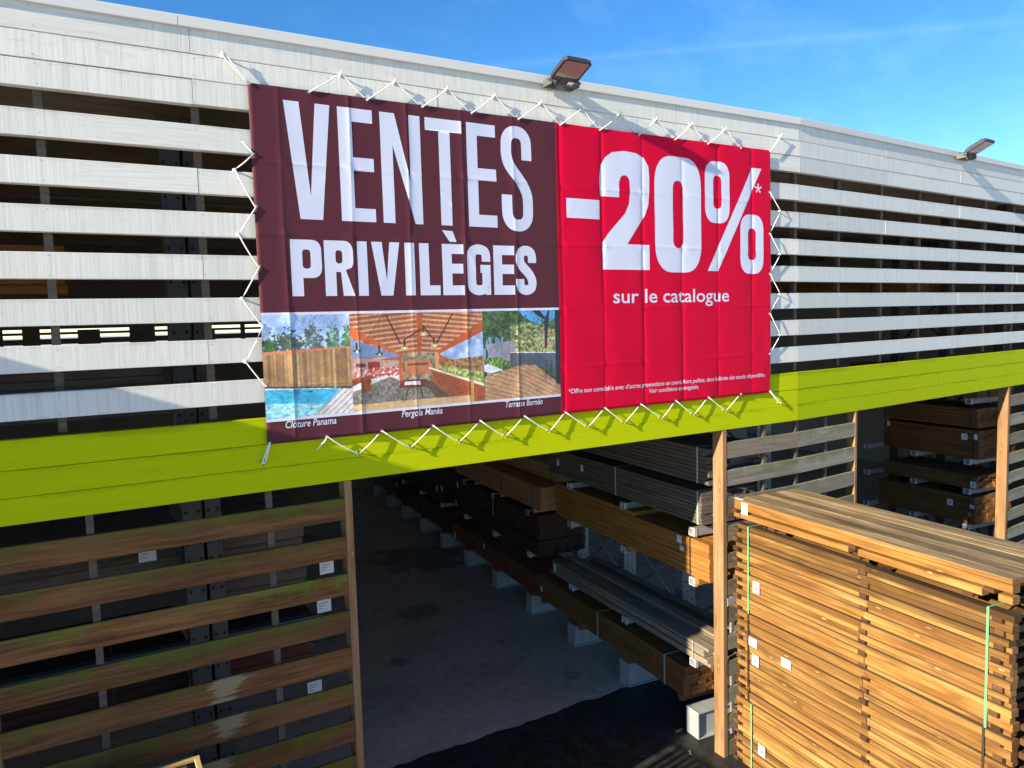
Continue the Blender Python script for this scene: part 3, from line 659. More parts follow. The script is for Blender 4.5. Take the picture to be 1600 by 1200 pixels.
PIC3 = [((62, 88, 52), [(1.537, 0.832), (2.22, 0.832), (2.22, 0.15), (1.538, 0.15)]), ((80, 165, 228), [(1.839, 0.813), (2.172, 0.813), (2.17, 0.743), (2.033, 0.701), (1.949, 0.732), (1.884, 0.773)]), ((128, 138, 88), [(1.771, 0.696), (1.845, 0.722), (1.939, 0.722), (2.168, 0.661), (2.168, 0.485), (1.801, 0.501), (1.777, 0.601)]), ((150, 152, 168), [(1.553, 0.569), (1.802, 0.593), (1.81, 0.501), (1.762, 0.439), (1.6, 0.467)]), ((105, 140, 66), [(1.545, 0.466), (1.655, 0.48), (1.771, 0.427), (1.761, 0.388), (1.687, 0.38), (1.546, 0.439)]), ((205, 208, 216), [(1.544, 0.422), (1.581, 0.425), (1.698, 0.379), (1.597, 0.356), (1.544, 0.373)]), ((78, 88, 104), [(1.764, 0.503), (2.173, 0.484), (2.169, 0.336), (1.986, 0.396), (1.854, 0.407), (1.765, 0.388)]), ((215, 215, 210), [(1.765, 0.508), (2.168, 0.49), (2.168, 0.483), (1.764, 0.501)]), ((182, 140, 104), [(1.545, 0.336), (1.854, 0.407), (1.986, 0.396), (2.208, 0.237), (2.216, 0.15), (1.54, 0.15)]), ((45, 45, 52), [(1.96, 0.813), (2.027, 0.813), (2.083, 0.757), (2.106, 0.812), (2.119, 0.812), (2.091, 0.525), (2.072, 0.526), (2.073, 0.743), (2.018, 0.766)]), ((34, 38, 48), [(2.17, 0.812), (2.214, 0.812), (2.212, 0.237), (2.169, 0.248)])]
rs = np.random.RandomState(11)
def vnoise(u, v, f, seed):
    r_ = np.random.RandomState(seed); g_ = r_.rand(256, 256)
    x, y = u * f, v * f; xi, yi = np.floor(x).astype(int), np.floor(y).astype(int); fx, fy = x - xi, y - yi
    fx = fx * fx * (3 - 2 * fx); fy = fy * fy * (3 - 2 * fy)
    g = lambda a, b: g_[(yi + b) % 256, (xi + a) % 256]
    return (g(0, 0) * (1 - fx) + g(1, 0) * fx) * (1 - fy) + (g(0, 1) * (1 - fx) + g(1, 1) * fx) * fy
def picture(name, polys, u0, u1, extra):
    v0, v1 = .161, .812; du = .003
    nu_, nv_ = int((u1 - u0) / du), int((v1 - v0) / du)
    u, v = np.meshgrid(np.linspace(u0, u1, nu_), np.linspace(v0, v1, nv_)); C_ = np.zeros(u.shape + (3,))
    for c_, p in polys: C_[inpoly(u, v, p)] = c_
    extra(u, v, C_)
    tone = (vnoise(u, v, 9, 51) - .5) * .22 + (vnoise(u, v, 28, 52) - .5) * .10 + (vnoise(u, v, 70, 53) - .5) * .12 + (vnoise(u, v, 150, 54) - .5) * .12
    C_ = C_ * (1 + tone[..., None]) + (vnoise(u, v, 40, 55)[..., None] - .5) * np.array([10, 4, -8])
    gy = C_.mean(-1, keepdims=True); C_ = (gy + (C_ - gy) * .95) * 1.07
    C_ = np.clip(C_ * (1 + (rs.rand(*u.shape)[..., None] - .5) * .10), 0, 255) / 255
    C_ = np.where(C_ <= .04045, C_ / 12.92, ((C_ + .055) / 1.055) ** 2.4) * .92
    pts = P(u, v, .0009).reshape(-1, 3)
    idx = np.arange(nu_ * nv_).reshape(nv_, nu_)
    fs = np.stack([idx[:-1, :-1], idx[:-1, 1:], idx[1:, 1:], idx[1:, :-1]], -1).reshape(-1, 4)
    me = bpy.data.meshes.new(name); me.from_pydata(pts.tolist(), [], fs.tolist()); me.materials.append(M['print'])
    me.polygons.foreach_set('use_smooth', [True] * len(fs))
    a = me.attributes.new('ink', 'FLOAT_COLOR', 'POINT')
    a.data.foreach_set('color', np.concatenate([C_.reshape(-1, 3), np.ones((nu_ * nv_, 1))], 1).astype(np.float32).ravel())
    ob = bpy.data.objects.new(name, me); COL.objects.link(ob); ob.parent = c1_; ob.matrix_parent_inverse = c1_.matrix_world.inverted()
M['print'] = mat('printed_picture', (.5, .5, .5), .42); g = NG(M['print']); g.link(g.attr('ink').outputs['Color'], g.b.inputs['Base Color'])
def e1(u, v, C_):
    cl = vnoise(u, v * 2, 7, 1) * .6 + vnoise(u, v, 22, 2) * .4
    skym = (v > .59); C_[skym] += ((cl[skym] - .4) * 90)[:, None] * np.array([1, .8, .4])
    for (cx, w_, hgt, col) in ((.03, .07, .69, (62, 92, 48)), (.15, .10, .735, (78, 92, 84)), (.30, .07, .785, (98, 116, 112)), (.43, .05, .74, (86, 128, 92)), (.53, .05, .745, (84, 130, 80))):
        d = ((u - cx) / w_) ** 2 + ((v - .60) / (hgt - .60)) ** 2
        n = vnoise(u, v, 45, 5) * .4 + vnoise(u, v, 105, 6) * .4 + vnoise(u, v, 210, 16) * .3
        msk = (v > .565) & (d * .75 + (n - .5) * 2.1 < .62) & (C_[..., 2] > 120)
        C_[msk] = np.array(col) * (.55 + .9 * n[msk])[:, None]
    fe = inpoly(u, v, [(-.03, .566), (.55, .592), (.55, .328), (-.03, .359)])
    C_[fe] *= (.80 + .34 * vnoise(u * 1., v * .02, 95, 8)[fe])[:, None]
    for x in (.195, .432): C_[fe & (np.abs(u - x) < .007)] = (205, 165, 110)
    po = inpoly(u, v, PIC1[5][1]); C_[po] *= (.86 + .28 * vnoise(u, v * 2.5, 48, 9)[po])[:, None]
    lo = inpoly(u, v, PIC1[6][1]); C_[lo] *= (.86 + .34 * vnoise(u, v * 2, 60, 19)[lo])[:, None]
    C_[(np.abs(v - .318) < .004) & (np.abs(u - .27) < .013)] = (40, 60, 70)
    de = inpoly(u, v, PIC1[7][1]); ln = ((u - .27) - (v - .15) * 1.2) * 22
    C_[de & ((ln % 1.0) < .14)] *= .5
def e2(u, v, C_):
    ce = (C_[..., 0] == 165) & (C_[..., 1] == 95) & (v > .5)
    st = (np.sin((v + .0 * u) * 190 + np.abs(u - 1.04) * 18) > .35); C_[ce & st] = (214, 158, 118)
    pass
    for a, b in (((.80, .80), (.90, .60)), ((1.30, .80), (1.16, .58)), ((.93, .63), (1.06, .70)), ((1.07, .72), (1.15, .62))):
        t = np.clip(((u - a[0]) * (b[0] - a[0]) + (v - a[1]) * (b[1] - a[1])) / ((b[0] - a[0]) ** 2 + (b[1] - a[1]) ** 2), 0, 1)
        dd = np.hypot(u - a[0] - t * (b[0] - a[0]), v - a[1] - t * (b[1] - a[1])); C_[(dd < .005)] = (92, 44, 28)
    fl = (C_[..., 0] == 125); C_[fl] *= (.75 + .5 * vnoise(u, v, 110, 4)[fl])[:, None]
    ch = (u < .88) & (v < .45) & (v > .385) & (u > .56); n = vnoise(u, v, 90, 12); C_[ch & (n > .56)] = (205, 62, 72); C_[ch & (n < .2)] = (240, 225, 222)
    he = (C_[..., 0] == 150) & (u > 1.15); C_[he] *= (.65 + .7 * vnoise(u, v, 75, 7)[he])[:, None]
    mi = (C_[..., 0] == 150) & (C_[..., 1] == 140); C_[mi] *= (.6 + .7 * vnoise(u, v, 50, 14)[mi])[:, None]
    for i, (x, y) in enumerate(((1.072, .663), (.927, .572), (1.151, .58), (.588, .566), (.745, .54))):
        r_ = (.028, .013, .03)[0] if i == 0 else .027
        C_[(np.abs(u - x) < .006) & (v > y) & (v < y + .055)] = (60, 42, 36)
        C_[((u - x) / r_) ** 2 + ((v - y) / (.016 if i == 0 else .010)) ** 2 < 1] = (214, 190, 120) if i < 3 else (84, 70, 62)
        C_[((u - x) / .008) ** 2 + ((v - y + .004) / .007) ** 2 < 1] = (255, 240, 190)
    fw = (C_[..., 0] == 175); C_[fw & (np.abs((v + (u - 1.1) * .36) * 55 % 1 - .5) > .36)] *= .72
    sk = (C_[..., 0] == 160); C_[sk] += ((vnoise(u, v, 22, 22)[sk] - .45) * 80)[:, None]
def e3(u, v, C_):
    fo = (C_[..., 0] == 62); n = vnoise(u, v, 45, 31) * .6 + vnoise(u, v, 110, 32) * .5; C_[fo] *= (.45 + 1.1 * n[fo])[:, None]
    C_[fo & (u < 1.75) & (v < .62) & (vnoise(u, v * .2, 60, 33) > .62)] = (120, 150, 190)
    sk = (C_[..., 0] == 80) & (C_[..., 2] == 228); C_[sk & (vnoise(u, v, 55, 37) + (.74 - v) * 3.0 > .75)] = (58, 92, 46)
    bu = (C_[..., 0] == 128); C_[bu] *= (.5 + 1.0 * vnoise(u, v, 80, 34)[bu])[:, None]
    C_[bu & (np.hypot(u - 2.09, (v - .60)) < .07) & (vnoise(u, v, 100, 35) > .66)] = (205, 120, 135)
    de = inpoly(u, v, PIC3[8][1]); th = (v - .157) + np.where(u > 1.88, .50, .30) * (u - 1.88); C_[de & ((th * 30 % 1.0) < .15)] *= .66
    C_[de] *= (.90 + .2 * vnoise(u, v * 6 + u * 2, 30, 36)[de])[:, None]
    gr = (C_[..., 0] == 150) & (C_[..., 2] == 168); C_[gr & ((u * 70 % 1) < .16)] *= .8
    pl = (C_[..., 0] == 105); C_[pl] *= (.5 + .95 * vnoise(u, v, 80, 38)[pl])[:, None]
    for x in (2.085, 2.13): C_[(np.abs(u - x - (v - .4) * .1) < .003) & (v > .27) & (v < .42)] = (48, 52, 66)
    C_[(np.hypot((u - 2.11), (v - .41) * 1.4) < .03) & (np.hypot((u - 2.11), (v - .41) * 1.4) > .022)] = (55, 60, 80)
picture('printed_picture', PIC1, U0 + .001, .546, e1); picture('printed_picture', PIC2, .5465, 1.5375, e2); picture('printed_picture', PIC3, 1.538, 2.210, e3)

# eyelets
def eyelet(u, v):
    p = P(np.array(u), np.array(v)); m = MB(); n = 12; vs, fs = [], []
    for k in range(n):
        a = 2 * math.pi * k / n
        for rr, dy in ((.005, .001), (.011, .001), (.009, .003), (.006, .003)):
            vs.append((p[0] + rr * math.cos(a), p[1] - dy, p[2] + rr * math.sin(a)))
    for k in range(n):
        j = (k + 1) % n
        for q in range(4): fs.append((k * 4 + q, k * 4 + (q + 1) % 4, j * 4 + (q + 1) % 4, j * 4 + q))
    m.add(vs, fs, smooth=True); m.build('eyelet', M['galv'], c1_ if u < SEAM else c2_)
for u in eu_t: eyelet(u, V1 - .012)
for u in eu_b: eyelet(u, V0 + .012)
for v in ev_l: eyelet(U0 + .012, v)
for v in ev_r: eyelet(U1 - .012, v)

# lacing ropes
def pt(u, v, off): q = P(np.array(u), np.array(v), off); return V(q)
def sag(a, b, n=5, s=.004): return [a.lerp(b, k / n) - V((0, 0, s * math.sin(math.pi * k / n))) for k in range(n)]
def lace(label, nodes):
    m = MB(); pts = []
    for a, b in zip(nodes[:-1], nodes[1:]): pts += sag(a, b, 5, R(.0, .009))
    pts.append(nodes[-1]); m.tube(pts, .0042, 7)
    return tag(m.build('lacing_rope', M['rope']), label, 'rope', 'white ropes lacing the banner to the boards')
def zig(eu, hk, zedge, zhook, back):
    nd = []
    for k, hx in enumerate(hk):
        nd += [pt(eu[k], zedge, .007), V((hx, -.033, zhook)), V((X0 + eu[k + 1] + .0, YB + .008, Z0 + zedge + back))]
    nd.append(pt(eu[-1], zedge, .007)); return nd
nd = zig(eu_t, hx_top[1:11], V1 - .012, 2.652, .0)
lace('white rope zigzagging along the top edge of the banner', nd)
nd = [pt(eu_b[0] - .07, V0 - .065, .006), pt(eu_b[0] - .035, V0 - .03, .008)] + zig(eu_b, hx_bot[1:11], V0 + .012, .178, .0)
lace('white rope zigzagging over the green fascia below the banner', nd)
nd = [V((.975, -.028, 2.165)), pt(U0 + .012, ev_l[0], .007)]
for k, z in enumerate(hz_l):
    nd += [V((.922, -.033, z)), V((X0 + U0 + .005, YB + .006, Z0 + ev_l[k + 1])), pt(U0 + .012, ev_l[k + 1], .007)]
lace('white rope zigzagging down the left edge of the banner', nd)
nd = [pt(U1 - .012, ev_r[0], .007)]
for k, z in enumerate(hz_r):
    nd += [V((5.744, -.033, z)), V((X0 + U1 - .005, YB + .006, Z0 + ev_r[k + 1])), pt(U1 - .012, ev_r[k + 1], .007)]
lace('white rope zigzagging down the right edge of the banner', nd)
def tie(label, hk, cor):
    d = V((.011, 0, .004)); lace(label, [cor, hk - d, hk + V((0, -.004, .006)), hk + d, cor + V((.006, 0, .004))])
tie('white doubled rope tying the top left corner of the banner', V((.893, -.033, 2.665)), pt(U0 + .012, V1 - .012, .006))
tie('white doubled rope tying the top right corner of the banner', V((5.757, -.033, 2.67)), pt(U1 - .012, V1 - .012, .006))
tie('white doubled rope tying the bottom left corner of the banner', V((.994, -.033, .19)), pt(U0 + .012, V0 + .012, .006))
tie('white doubled rope tying the bottom right corner of the banner', V((5.744, -.033, .196)), pt(U1 - .012, V0 + .012, .006))

# ------------------------------------------------------------------ floodlights
def floodlight(fr, a, label, tilt, ln, wd):
    t = thing('floodlight', label, 'floodlight', fr(a, -.05, 2.8), 'floodlights on the roof edge')
    ct, st = math.cos(tilt), math.sin(tilt)
    org = fr(a, -.10, 2.805)
    ex, ey, ez = fr.x, -fr.y * ct + fr.z * st, fr.y * st + fr.z * ct       # ey outwards and up, ez out of the back
    hf = Frame(org, ex, ey, ez)
    m = MB(); c_ = .02
    for z0, z1, ins in ((0, .022, 0), (.022, .04, .012)):
        o8 = [(-wd / 2 + ins + c_, ins), (wd / 2 - ins - c_, ins), (wd / 2 - ins, ins + c_), (wd / 2 - ins, ln - ins - c_), (wd / 2 - ins - c_, ln - ins), (-wd / 2 + ins + c_, ln - ins), (-wd / 2 + ins, ln - ins - c_), (-wd / 2 + ins, ins + c_)]
        vs = [hf(x, y, z0) for x, y in o8] + [hf(x, y, z1) for x, y in o8]
        m.add(vs, [tuple(range(8)), tuple(range(15, 7, -1))] + [(i, (i + 1) % 8, 8 + (i + 1) % 8, 8 + i) for i in range(8)])
    for k in range(7): m.box(hf, -wd / 2 + .03 + k * (wd - .06) / 7, -wd / 2 + .036 + k * (wd - .06) / 7, .04, ln - .04, .04, .056, c=.001)
    m.build('housing', M['lamp'], t)
    m = MB(); b = .022; m.box(hf, -wd / 2 + b, wd / 2 - b, .045, ln - b, -.003, .004, c=.002); m.build('glass', M['lens'], t)
    m = MB(); m.box(hf, -.05, .05, .0 - .045, .002, .0, .045, c=.004); m.build('driver_box', M['lamp'], t)
    m = MB()
    for s_ in (-1, 1): m.board(fr(a + s_ * (wd / 2 + .003) - .002, -.13, 2.765), fr.x, fr.y, fr.z, .004, .11, .05, c=.001)
    m.board(fr(a - wd / 2 - .003, -.028, 2.762), fr.x, fr.y, fr.z, wd + .006, .005, .05, c=.001)
    for s_ in (-1, 1): m.tube([fr(a + s_ * (wd / 2 + .004), -.115, 2.80), fr(a + s_ * (wd / 2 + .022), -.115, 2.80)], .012, 8)
    m.build('bracket', M['lampb'], t)
    m = MB(); m.tube([fr(a - .02, -.12, 2.82), fr(a - .05, -.06, 2.76), fr(a - .06, -.03, 2.79), fr(a - .06, -.024, 2.84)], .005, 6); m.build('cable', M['lamp'], t)
floodlight(F1, 3.29, 'black floodlight on the roof edge above the red part of the banner', math.radians(21), .228, .245)
floodlight(F2, 3.085, 'smaller looking floodlight on the roof edge at the far right beyond the banner', math.radians(25), .262, .235)

# ------------------------------------------------------------------ racks
def rack(label, fr, cols, arms, bases, t_col, zmin=ZG, ztop=2.45, steel='galv'):
    t = thing('cantilever_rack', label, 'storage rack', fr(cols[0], t_col, ZG), 'grey cantilever racks inside the shed')
    for s in cols:
        m = MB()
        m.box(fr, s - .07, s + .07, t_col, t_col + .012, ZG + .28, ztop, mat=0, c=.002); m.box(fr, s - .07, s + .07, t_col + .168, t_col + .18, ZG + .28, ztop, c=.002)
        m.box(fr, s - .006, s + .006, t_col + .012, t_col + .168, ZG + .28, ztop, c=.001)
        z = ZG + .4
        while z < ztop - .1:
            for q in (-.038, .038):
                m.box(fr, s + q - .009, s + q + .009, t_col - .0015, t_col + .0, z, z + .02, mat=1, c=.0002)
                m.box(fr, s - .0715, s - .07, t_col + .09 + q * .9 - .009, t_col + .09 + q * .9 + .009, z, z + .02, mat=1, c=.0002)
            z += .11
        m.box(fr, s - .0705, s - .0695, t_col + .012, t_col + .168, ZG + .28, ztop, c=.0001)
        m.build('column', [M[steel], M['hole']], t)
    for s in bases:
        m = MB(); a, b = s - .09, s + .09; z0, z1 = ZG + .006, ZG + .275
        m.box(fr, a, b, .0, t_col + .2, z0, z0 + .012, c=.002); m.box(fr, a, b, .0, t_col + .2, z1 - .012, z1, c=.002)
        m.box(fr, a, b, -.012, -.001, z0, z1 + .004, c=.002)
        for q in (-.06, .05): m.box(fr, s + q, s + q + .012, .0, t_col + .2, z0 + .0125, z1 - .0125, c=.002)
        m.build('base', M['galvwhite'], t)
    for s, z in arms:
        m = MB(); m.box(fr, s - .04, s + .04, .03, t_col - .002, z - .075, z - .003, c=.004); m.build('arm', M['galv'], t)
        m = MB()
        m.box(fr, s - .045, s + .045, -.005, .03, z - .08, z - .068, c=.002); m.box(fr, s - .045, s + .045, -.005, .03, z - .012, z, c=.002)
        m.box(fr, s - .045, s - .033, -.005, .03, z - .067, z - .013, c=.002); m.box(fr, s + .033, s + .045, -.005, .03, z - .067, z - .013, c=.002)
        m.build('arm_tip', M['plastic'], t)
    m = MB()
    for p, q in zip(cols[:-1], cols[1:]):
        z = ZG + .6
        while z + 1.0 < ztop:
            m.tube([fr(p, t_col + .1, z), fr(q, t_col + .1, z + .8)], .016, 6); m.tube([fr(q, t_col + .12, z), fr(p, t_col + .12, z + .8)], .016, 6); z += 1.0
    if m.v: m.build('cross_brace', M[steel], t)
    return t
s_all = [.09 + 1.2 * k for k in range(11)]
arms1 = [(s, z) for s in s_all[:3] for z in (-2.305, -1.493, -1.0, .25, 1.0)] + [(s, z) for s in s_all[3:6] for z in (-2.205, -1.605, -.6, .3)] + [(s, z) for s in s_all[6:9] for z in (-2.26, -1.5, -.6)]
rack('grey cantilever rack along the right side of the opening with floor base blocks', RA, s_all, arms1, s_all, .76)
RB = Frame(RA(0, 5.5, 0), RA.x, RA.y, (0, 0, 1))
cB = [1.02, 1.84, 2.66]
rack('grey cantilever rack standing behind the far right opening', RB, cB, [(s, z) for s in cB for z in (-1.965, -1.462, -1.045, -.2, 1.2)], cB, .62, steel='galvshade')
RC = Frame((-.45, .81, 0), (1, 0, 0), (0, 1, 0), (0, 0, 1))
rc = thing('cantilever_rack', 'pair of grey perforated rack uprights behind the left slats', 'storage rack', (.72, .8, ZG), 'grey cantilever racks inside the shed')
for x0, x1 in ((.595, .722), (.745, .850)):
    m = MB(); m.box(F1, x0, x1, .80, .98, ZG + .01, 2.48, c=.004)
    z = ZG + .2
    while z < 2.4:
        for q in (.022, x1 - x0 - .022): m.box(F1, x0 + q - .01, x0 + q + .01, .7985, .80, z, z + .022, mat=1, c=.0002)
        z += .115
    m.build('column', [M['galvshade'], M['hole']], rc)
for z in (-2.2, -1.2, -.35, .55, 1.5):
    m = MB(); m.box(F1, -.55, .594, .84, .92, z - .09, z, c=.004); m.build('arm', M['galvshade'], rc)
    m = MB(); m.box(F1, .852, 1.55, .84, .92, z - .09, z, c=.004); m.build('arm', M['galvshade'], rc)

# ------------------------------------------------------------------ timber bundles
GB = 'timber bundles lying on the racks'
def tagpaper(fr, s, t, z, par, w_=.075, h_=.10, pink=True, face='t', tilt=0.0):
    """paper label with a small smudge of print, on a face at t (looking along -t) or an end at s"""
    m = MB(); d = .0025
    if face == 't': f2 = Frame(fr(s, t, z), fr.x, fr.y * -1, fr.z)
    else: f2 = Frame(fr(s, t, z), fr.y, fr.x * -1, fr.z)
    f2.x = (f2.x * math.cos(tilt) + f2.z * math.sin(tilt)); f2.z = f2.x.cross(f2.y); f2.z = f2.z if f2.z.z > 0 else -f2.z
    m.box(f2, -w_ / 2, w_ / 2, 0, d, -h_ / 2, h_ / 2, c=.0005)
    rr = random.Random(int(s * 997 + z * 331))
    if pink:
        n = 6; vs = []
        for k in range(n):
            a = 2 * math.pi * k / n; q = rr.uniform(.5, 1.0)
            vs.append(f2(w_ * .27 * q * math.cos(a), d + .0006, -.006 + h_ * .21 * q * math.sin(a)))
        m.add(vs, [tuple(range(n))], mat=1)
    for k in range(3):
        z0 = h_ * (.30 - .07 * k); ln_ = w_ * rr.uniform(.3, .7)
        m.add([f2(-w_ * .38, d + .0006, z0), f2(-w_ * .38 + ln_, d + .0006, z0), f2(-w_ * .38 + ln_, d + .0006, z0 + .004), f2(-w_ * .38, d + .0006, z0 + .004)], [(0, 1, 2, 3)], mat=2)
    m.build('label_tag', [M['paper'], M['pink'], M['greyp']], par, fix=True)
def bundle(label, fr, s0, s1, z0, z1, tw, mt, nl, nb, straps=(), tags=(), t0=.0, bearers=(), strapm='strapd', slope=0.0, jit=.012, group=GB, gap=.0018):
    t = thing('timber_bundle', label, 'timber', fr((s0 + s1) / 2, t0 + tw / 2, z0), group)
    m = MB(); lh = (z1 - z0) / nl; bw = tw / nb
    for i in range(nl):
        for k in range(nb):
            a, b = s0 + R(-jit, jit), s1 + R(-jit, jit); dt = R(0, .005) if k in (0, nb - 1) else 0
            m.board(fr(a, t0 + k * bw + dt, z0 + i * lh), fr.x, fr.y, fr.z, b - a, bw - gap, lh - gap - R(0, .002), c=.003)
    m.build('boards', mt, t)
    for s in straps:
        m = MB(); e_ = .002
        m.box(fr, s - .011, s + .011, t0 - e_ - .0015, t0 - e_, z0 - .002, z1 + .0035, c=.0003)
        m.box(fr, s - .011, s + .011, t0 - e_, t0 + tw + .002, z1 + .002, z1 + .0035, c=.0003)
        m.build('strap', M[strapm], t)
    for b_ in bearers:
        m = MB(); m.box(fr, b_ - .03, b_ + .03, t0, t0 + tw, z0 - .062, z0 - .001, c=.003); m.build('bearer', mt, t)
    for q in tags: tagpaper(fr, q[0], t0 - .004, q[1], t, *q[2:])
    return t
bundle('brown board bundle lying lowest at the front of the rack, near the right post', RA, .235, 3.46, -2.765, -2.452, .72, M['brown'], 7, 8, (.55, 1.86), ((3.30, -2.62, .05, .075),), bearers=(.30, 1.3, 2.3, 3.3), strapm='strapp')
bundle('red brown board bundle lying lowest just behind the brown one', RA, 3.52, 6.80, -2.77, -2.475, .72, M['red'], 5, 7, (), ((6.62, -2.7, .06, .1), (5.3, -2.55, .05, .08)), bearers=(3.7, 4.9, 6.1))
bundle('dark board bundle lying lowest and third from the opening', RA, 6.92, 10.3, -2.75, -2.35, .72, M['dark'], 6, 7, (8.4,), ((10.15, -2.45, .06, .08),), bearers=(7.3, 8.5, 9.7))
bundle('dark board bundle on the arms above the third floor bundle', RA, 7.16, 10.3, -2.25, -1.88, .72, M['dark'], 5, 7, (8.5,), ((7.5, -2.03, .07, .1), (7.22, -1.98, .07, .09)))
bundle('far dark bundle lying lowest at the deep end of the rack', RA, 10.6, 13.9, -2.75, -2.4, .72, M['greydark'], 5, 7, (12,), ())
bundle('lower of the two near black board packs on the rack arms', RA, 3.37, 6.62, -2.20, -1.985, .74, M['dark'], 4, 8, (), ((6.5, -2.1, .05, .09),))
bundle('upper of the two near black board packs, under the tan bundle', RA, 3.34, 6.62, -1.96, -1.62, .73, M['dark'], 6, 8, (4.9,), ((6.4, -1.75, .06, .1),), bearers=(), strapm='strapp')
bundle('tan board bundle with pale ends above the black packs', RA, 3.27, 6.48, -1.545, -1.215, .62, M['tan'], 4, 4, (3.52, 4.55, 5.55), ((6.4, -1.4, .06, .1),), bearers=(3.5, 4.6, 5.6), strapm='strapd')
bundle('small tan bundle lying on top of the tan board bundle', RA, 3.30, 6.40, -1.20, -.98, .36, M['tan'], 3, 3, (3.5,), (), t0=.30)
bundle('orange brown bundle, front one of two in line under the grey boards', RA, -.16, 1.055, -1.475, -1.105, .70, M['orange'], 8, 7, (.12,), ((.28, -1.16, .07, .075, False), (.24, -1.24, .06, .05, False)), bearers=(.02,), strapm='strapd')
bundle('orange brown bundle, rear one of two in line, touching the tan bundle', RA, 1.08, 2.85, -1.475, -1.065, .70, M['orange'], 8, 7, (), (), bearers=(1.2, 2.5))
bundle('weathered grey brown board bundle with white labels above the orange ones', RA, -.05, 3.03, -.945, -.625, .68, M['greydark'], 9, 5, (.0, 1.42), ((2.75, -.78, .06, .08, False), (2.15, -.76, .06, .08, False)), strapm='strapp')
bundle('topmost loose grey board pile under the green fascia', RA, -.12, 3.0, -.545, -.2, .68, M['greydark'], 9, 5, (.0,), (), strapm='strapp', jit=.05)
# loose grey planks lying on the lower arms, lit at their near end
t = thing('plank_pile', 'loose pile of pale grey planks on the lower arms above the brown bundle', 'timber', RA(1.4, .3, -2.3), GB)
m = MB()
for i, (tt_, zz, n) in enumerate(((.0, 0, 5), (.11, 0, 5), (.22, .0, 6), (.33, 0, 3), (.44, 0, 1), (.52, 0, 2), (.63, 0, 3))):
    for k in range(n):
        a = -.15 + R(-.03, .10); b = 2.98 + R(-.15, .08)
        m.board(RA(a, tt_ + R(-.008, .008), -2.302 + k * .034), RA.x, RA.y, V((0, 0, 1)), b - a, .105, .031, c=.003, warp=.004)
m.build('planks', M['grey'], t)
m = MB(); m.box(RA, .075, .082, -.016, -.012, -2.304, -2.12, c=.0005); m.build('strap', M['plastic'], t)
tagpaper(RA, 2.88, -.018, -2.20, t, .07, .1)
# bundles on the rack in the far right opening
kw = dict(group='brown bundles in the far right opening')
bundle('topmost brown bundle in the far right opening, under the green fascia', RB, .885, 2.36, -.60, -.335, .75, M['brown'], 6, 6, (.98,), (), **kw)
bundle('brown bundle second from the top in the far right opening, with two white clips', RB, .85, 2.34, -1.035, -.635, .78, M['brown'], 9, 6, (.93, 2.25), ((1.06, -.735, .085, .085), (.90, -.72, .05, .075, False), (2.26, -.68, .05, .075, False)), bearers=(), **kw)
bundle('brown bundle third from the top in the far right opening, with frayed pale ends', RB, .885, 2.34, -1.455, -1.265, .75, M['brown'], 5, 6, (.98,), ((.92, -1.39, .085, .085),), jit=.03, **kw)
bundle('lowest brown bundle in the far right opening, just above the orange stack', RB, .89, 2.42, -1.95, -1.565, .8, M['brown'], 8, 6, (.97,), ((1.25, -1.70, .085, .09), (.93, -1.70, .06, .05)), **kw)
# upper storey stock glimpsed between the white boards
ku = dict(group='bundles glimpsed between the white boards')
bundle('orange bundle glimpsed between the white boards right of the banner', RB, 2.0, 5.2, 1.27, 1.56, .8, M['orange'], 6, 6, (2.6,), **ku)
bundle('brown bundle glimpsed low between the white boards right of the banner', RB, .9, 3.0, -.19, .22, .8, M['brown'], 6, 6, (1.1,), **ku)
bundle('grey bundle on the upper rack arms behind the banner end', RA, -.05, 3.1, .26, .62, .68, M['greydark'], 7, 6, (.4,), **ku)
bundle('brown bundle on the topmost rack arms behind the banner end', RA, -.05, 3.1, 1.01, 1.4, .68, M['brown'], 7, 6, (.4,), **ku)
bundle('orange bundle high up behind the leftmost white boards', F1, -3.2, .0, 1.30, 1.62, .5, M['orange'], 5, 5, t0=1.0, **ku)
bundle('grey bundle behind the white boards left of the banner', F1, -2.9, .55, .56, .78, .5, M['greydark'], 4, 5, t0=1.0, **ku)
# stock behind the lower left slats
kl = dict(group='bundles behind the lower left slats', t0=1.0)
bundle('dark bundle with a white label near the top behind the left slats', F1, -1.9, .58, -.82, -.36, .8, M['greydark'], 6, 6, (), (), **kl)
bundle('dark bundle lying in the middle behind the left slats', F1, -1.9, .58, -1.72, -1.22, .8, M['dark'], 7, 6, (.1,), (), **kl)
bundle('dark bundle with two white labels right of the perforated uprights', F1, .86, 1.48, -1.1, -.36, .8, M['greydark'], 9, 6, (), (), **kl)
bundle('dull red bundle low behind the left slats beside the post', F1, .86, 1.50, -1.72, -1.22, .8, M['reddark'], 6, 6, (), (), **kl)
for n_, (lb, x, z) in enumerate((('white price card hanging behind the left slats left of the uprights', .36, -.50), ('white price card high behind the left slats beside the post', 1.60, -.83), ('white price card behind the left slats, just below the upper one', 1.565, -1.13), ('white price card on the dull red bundle behind the left slats', 1.46, -1.76))):
    yb = .82
    m = MB(); m.box(F1, x - .055, x + .055, yb - .003, yb, z - .05, z + .05, c=.0005)
    for k in range(3): m.box(F1, x - .04, x + .03 - .02 * k, yb - .0036, yb - .003, z + .02 - .02 * k, z + .027 - .02 * k, mat=1, c=.0001)
    tag(m.build('price_card', [M['paper'], M['greyp']]), lb, 'price card', 'white price cards behind the left slats')

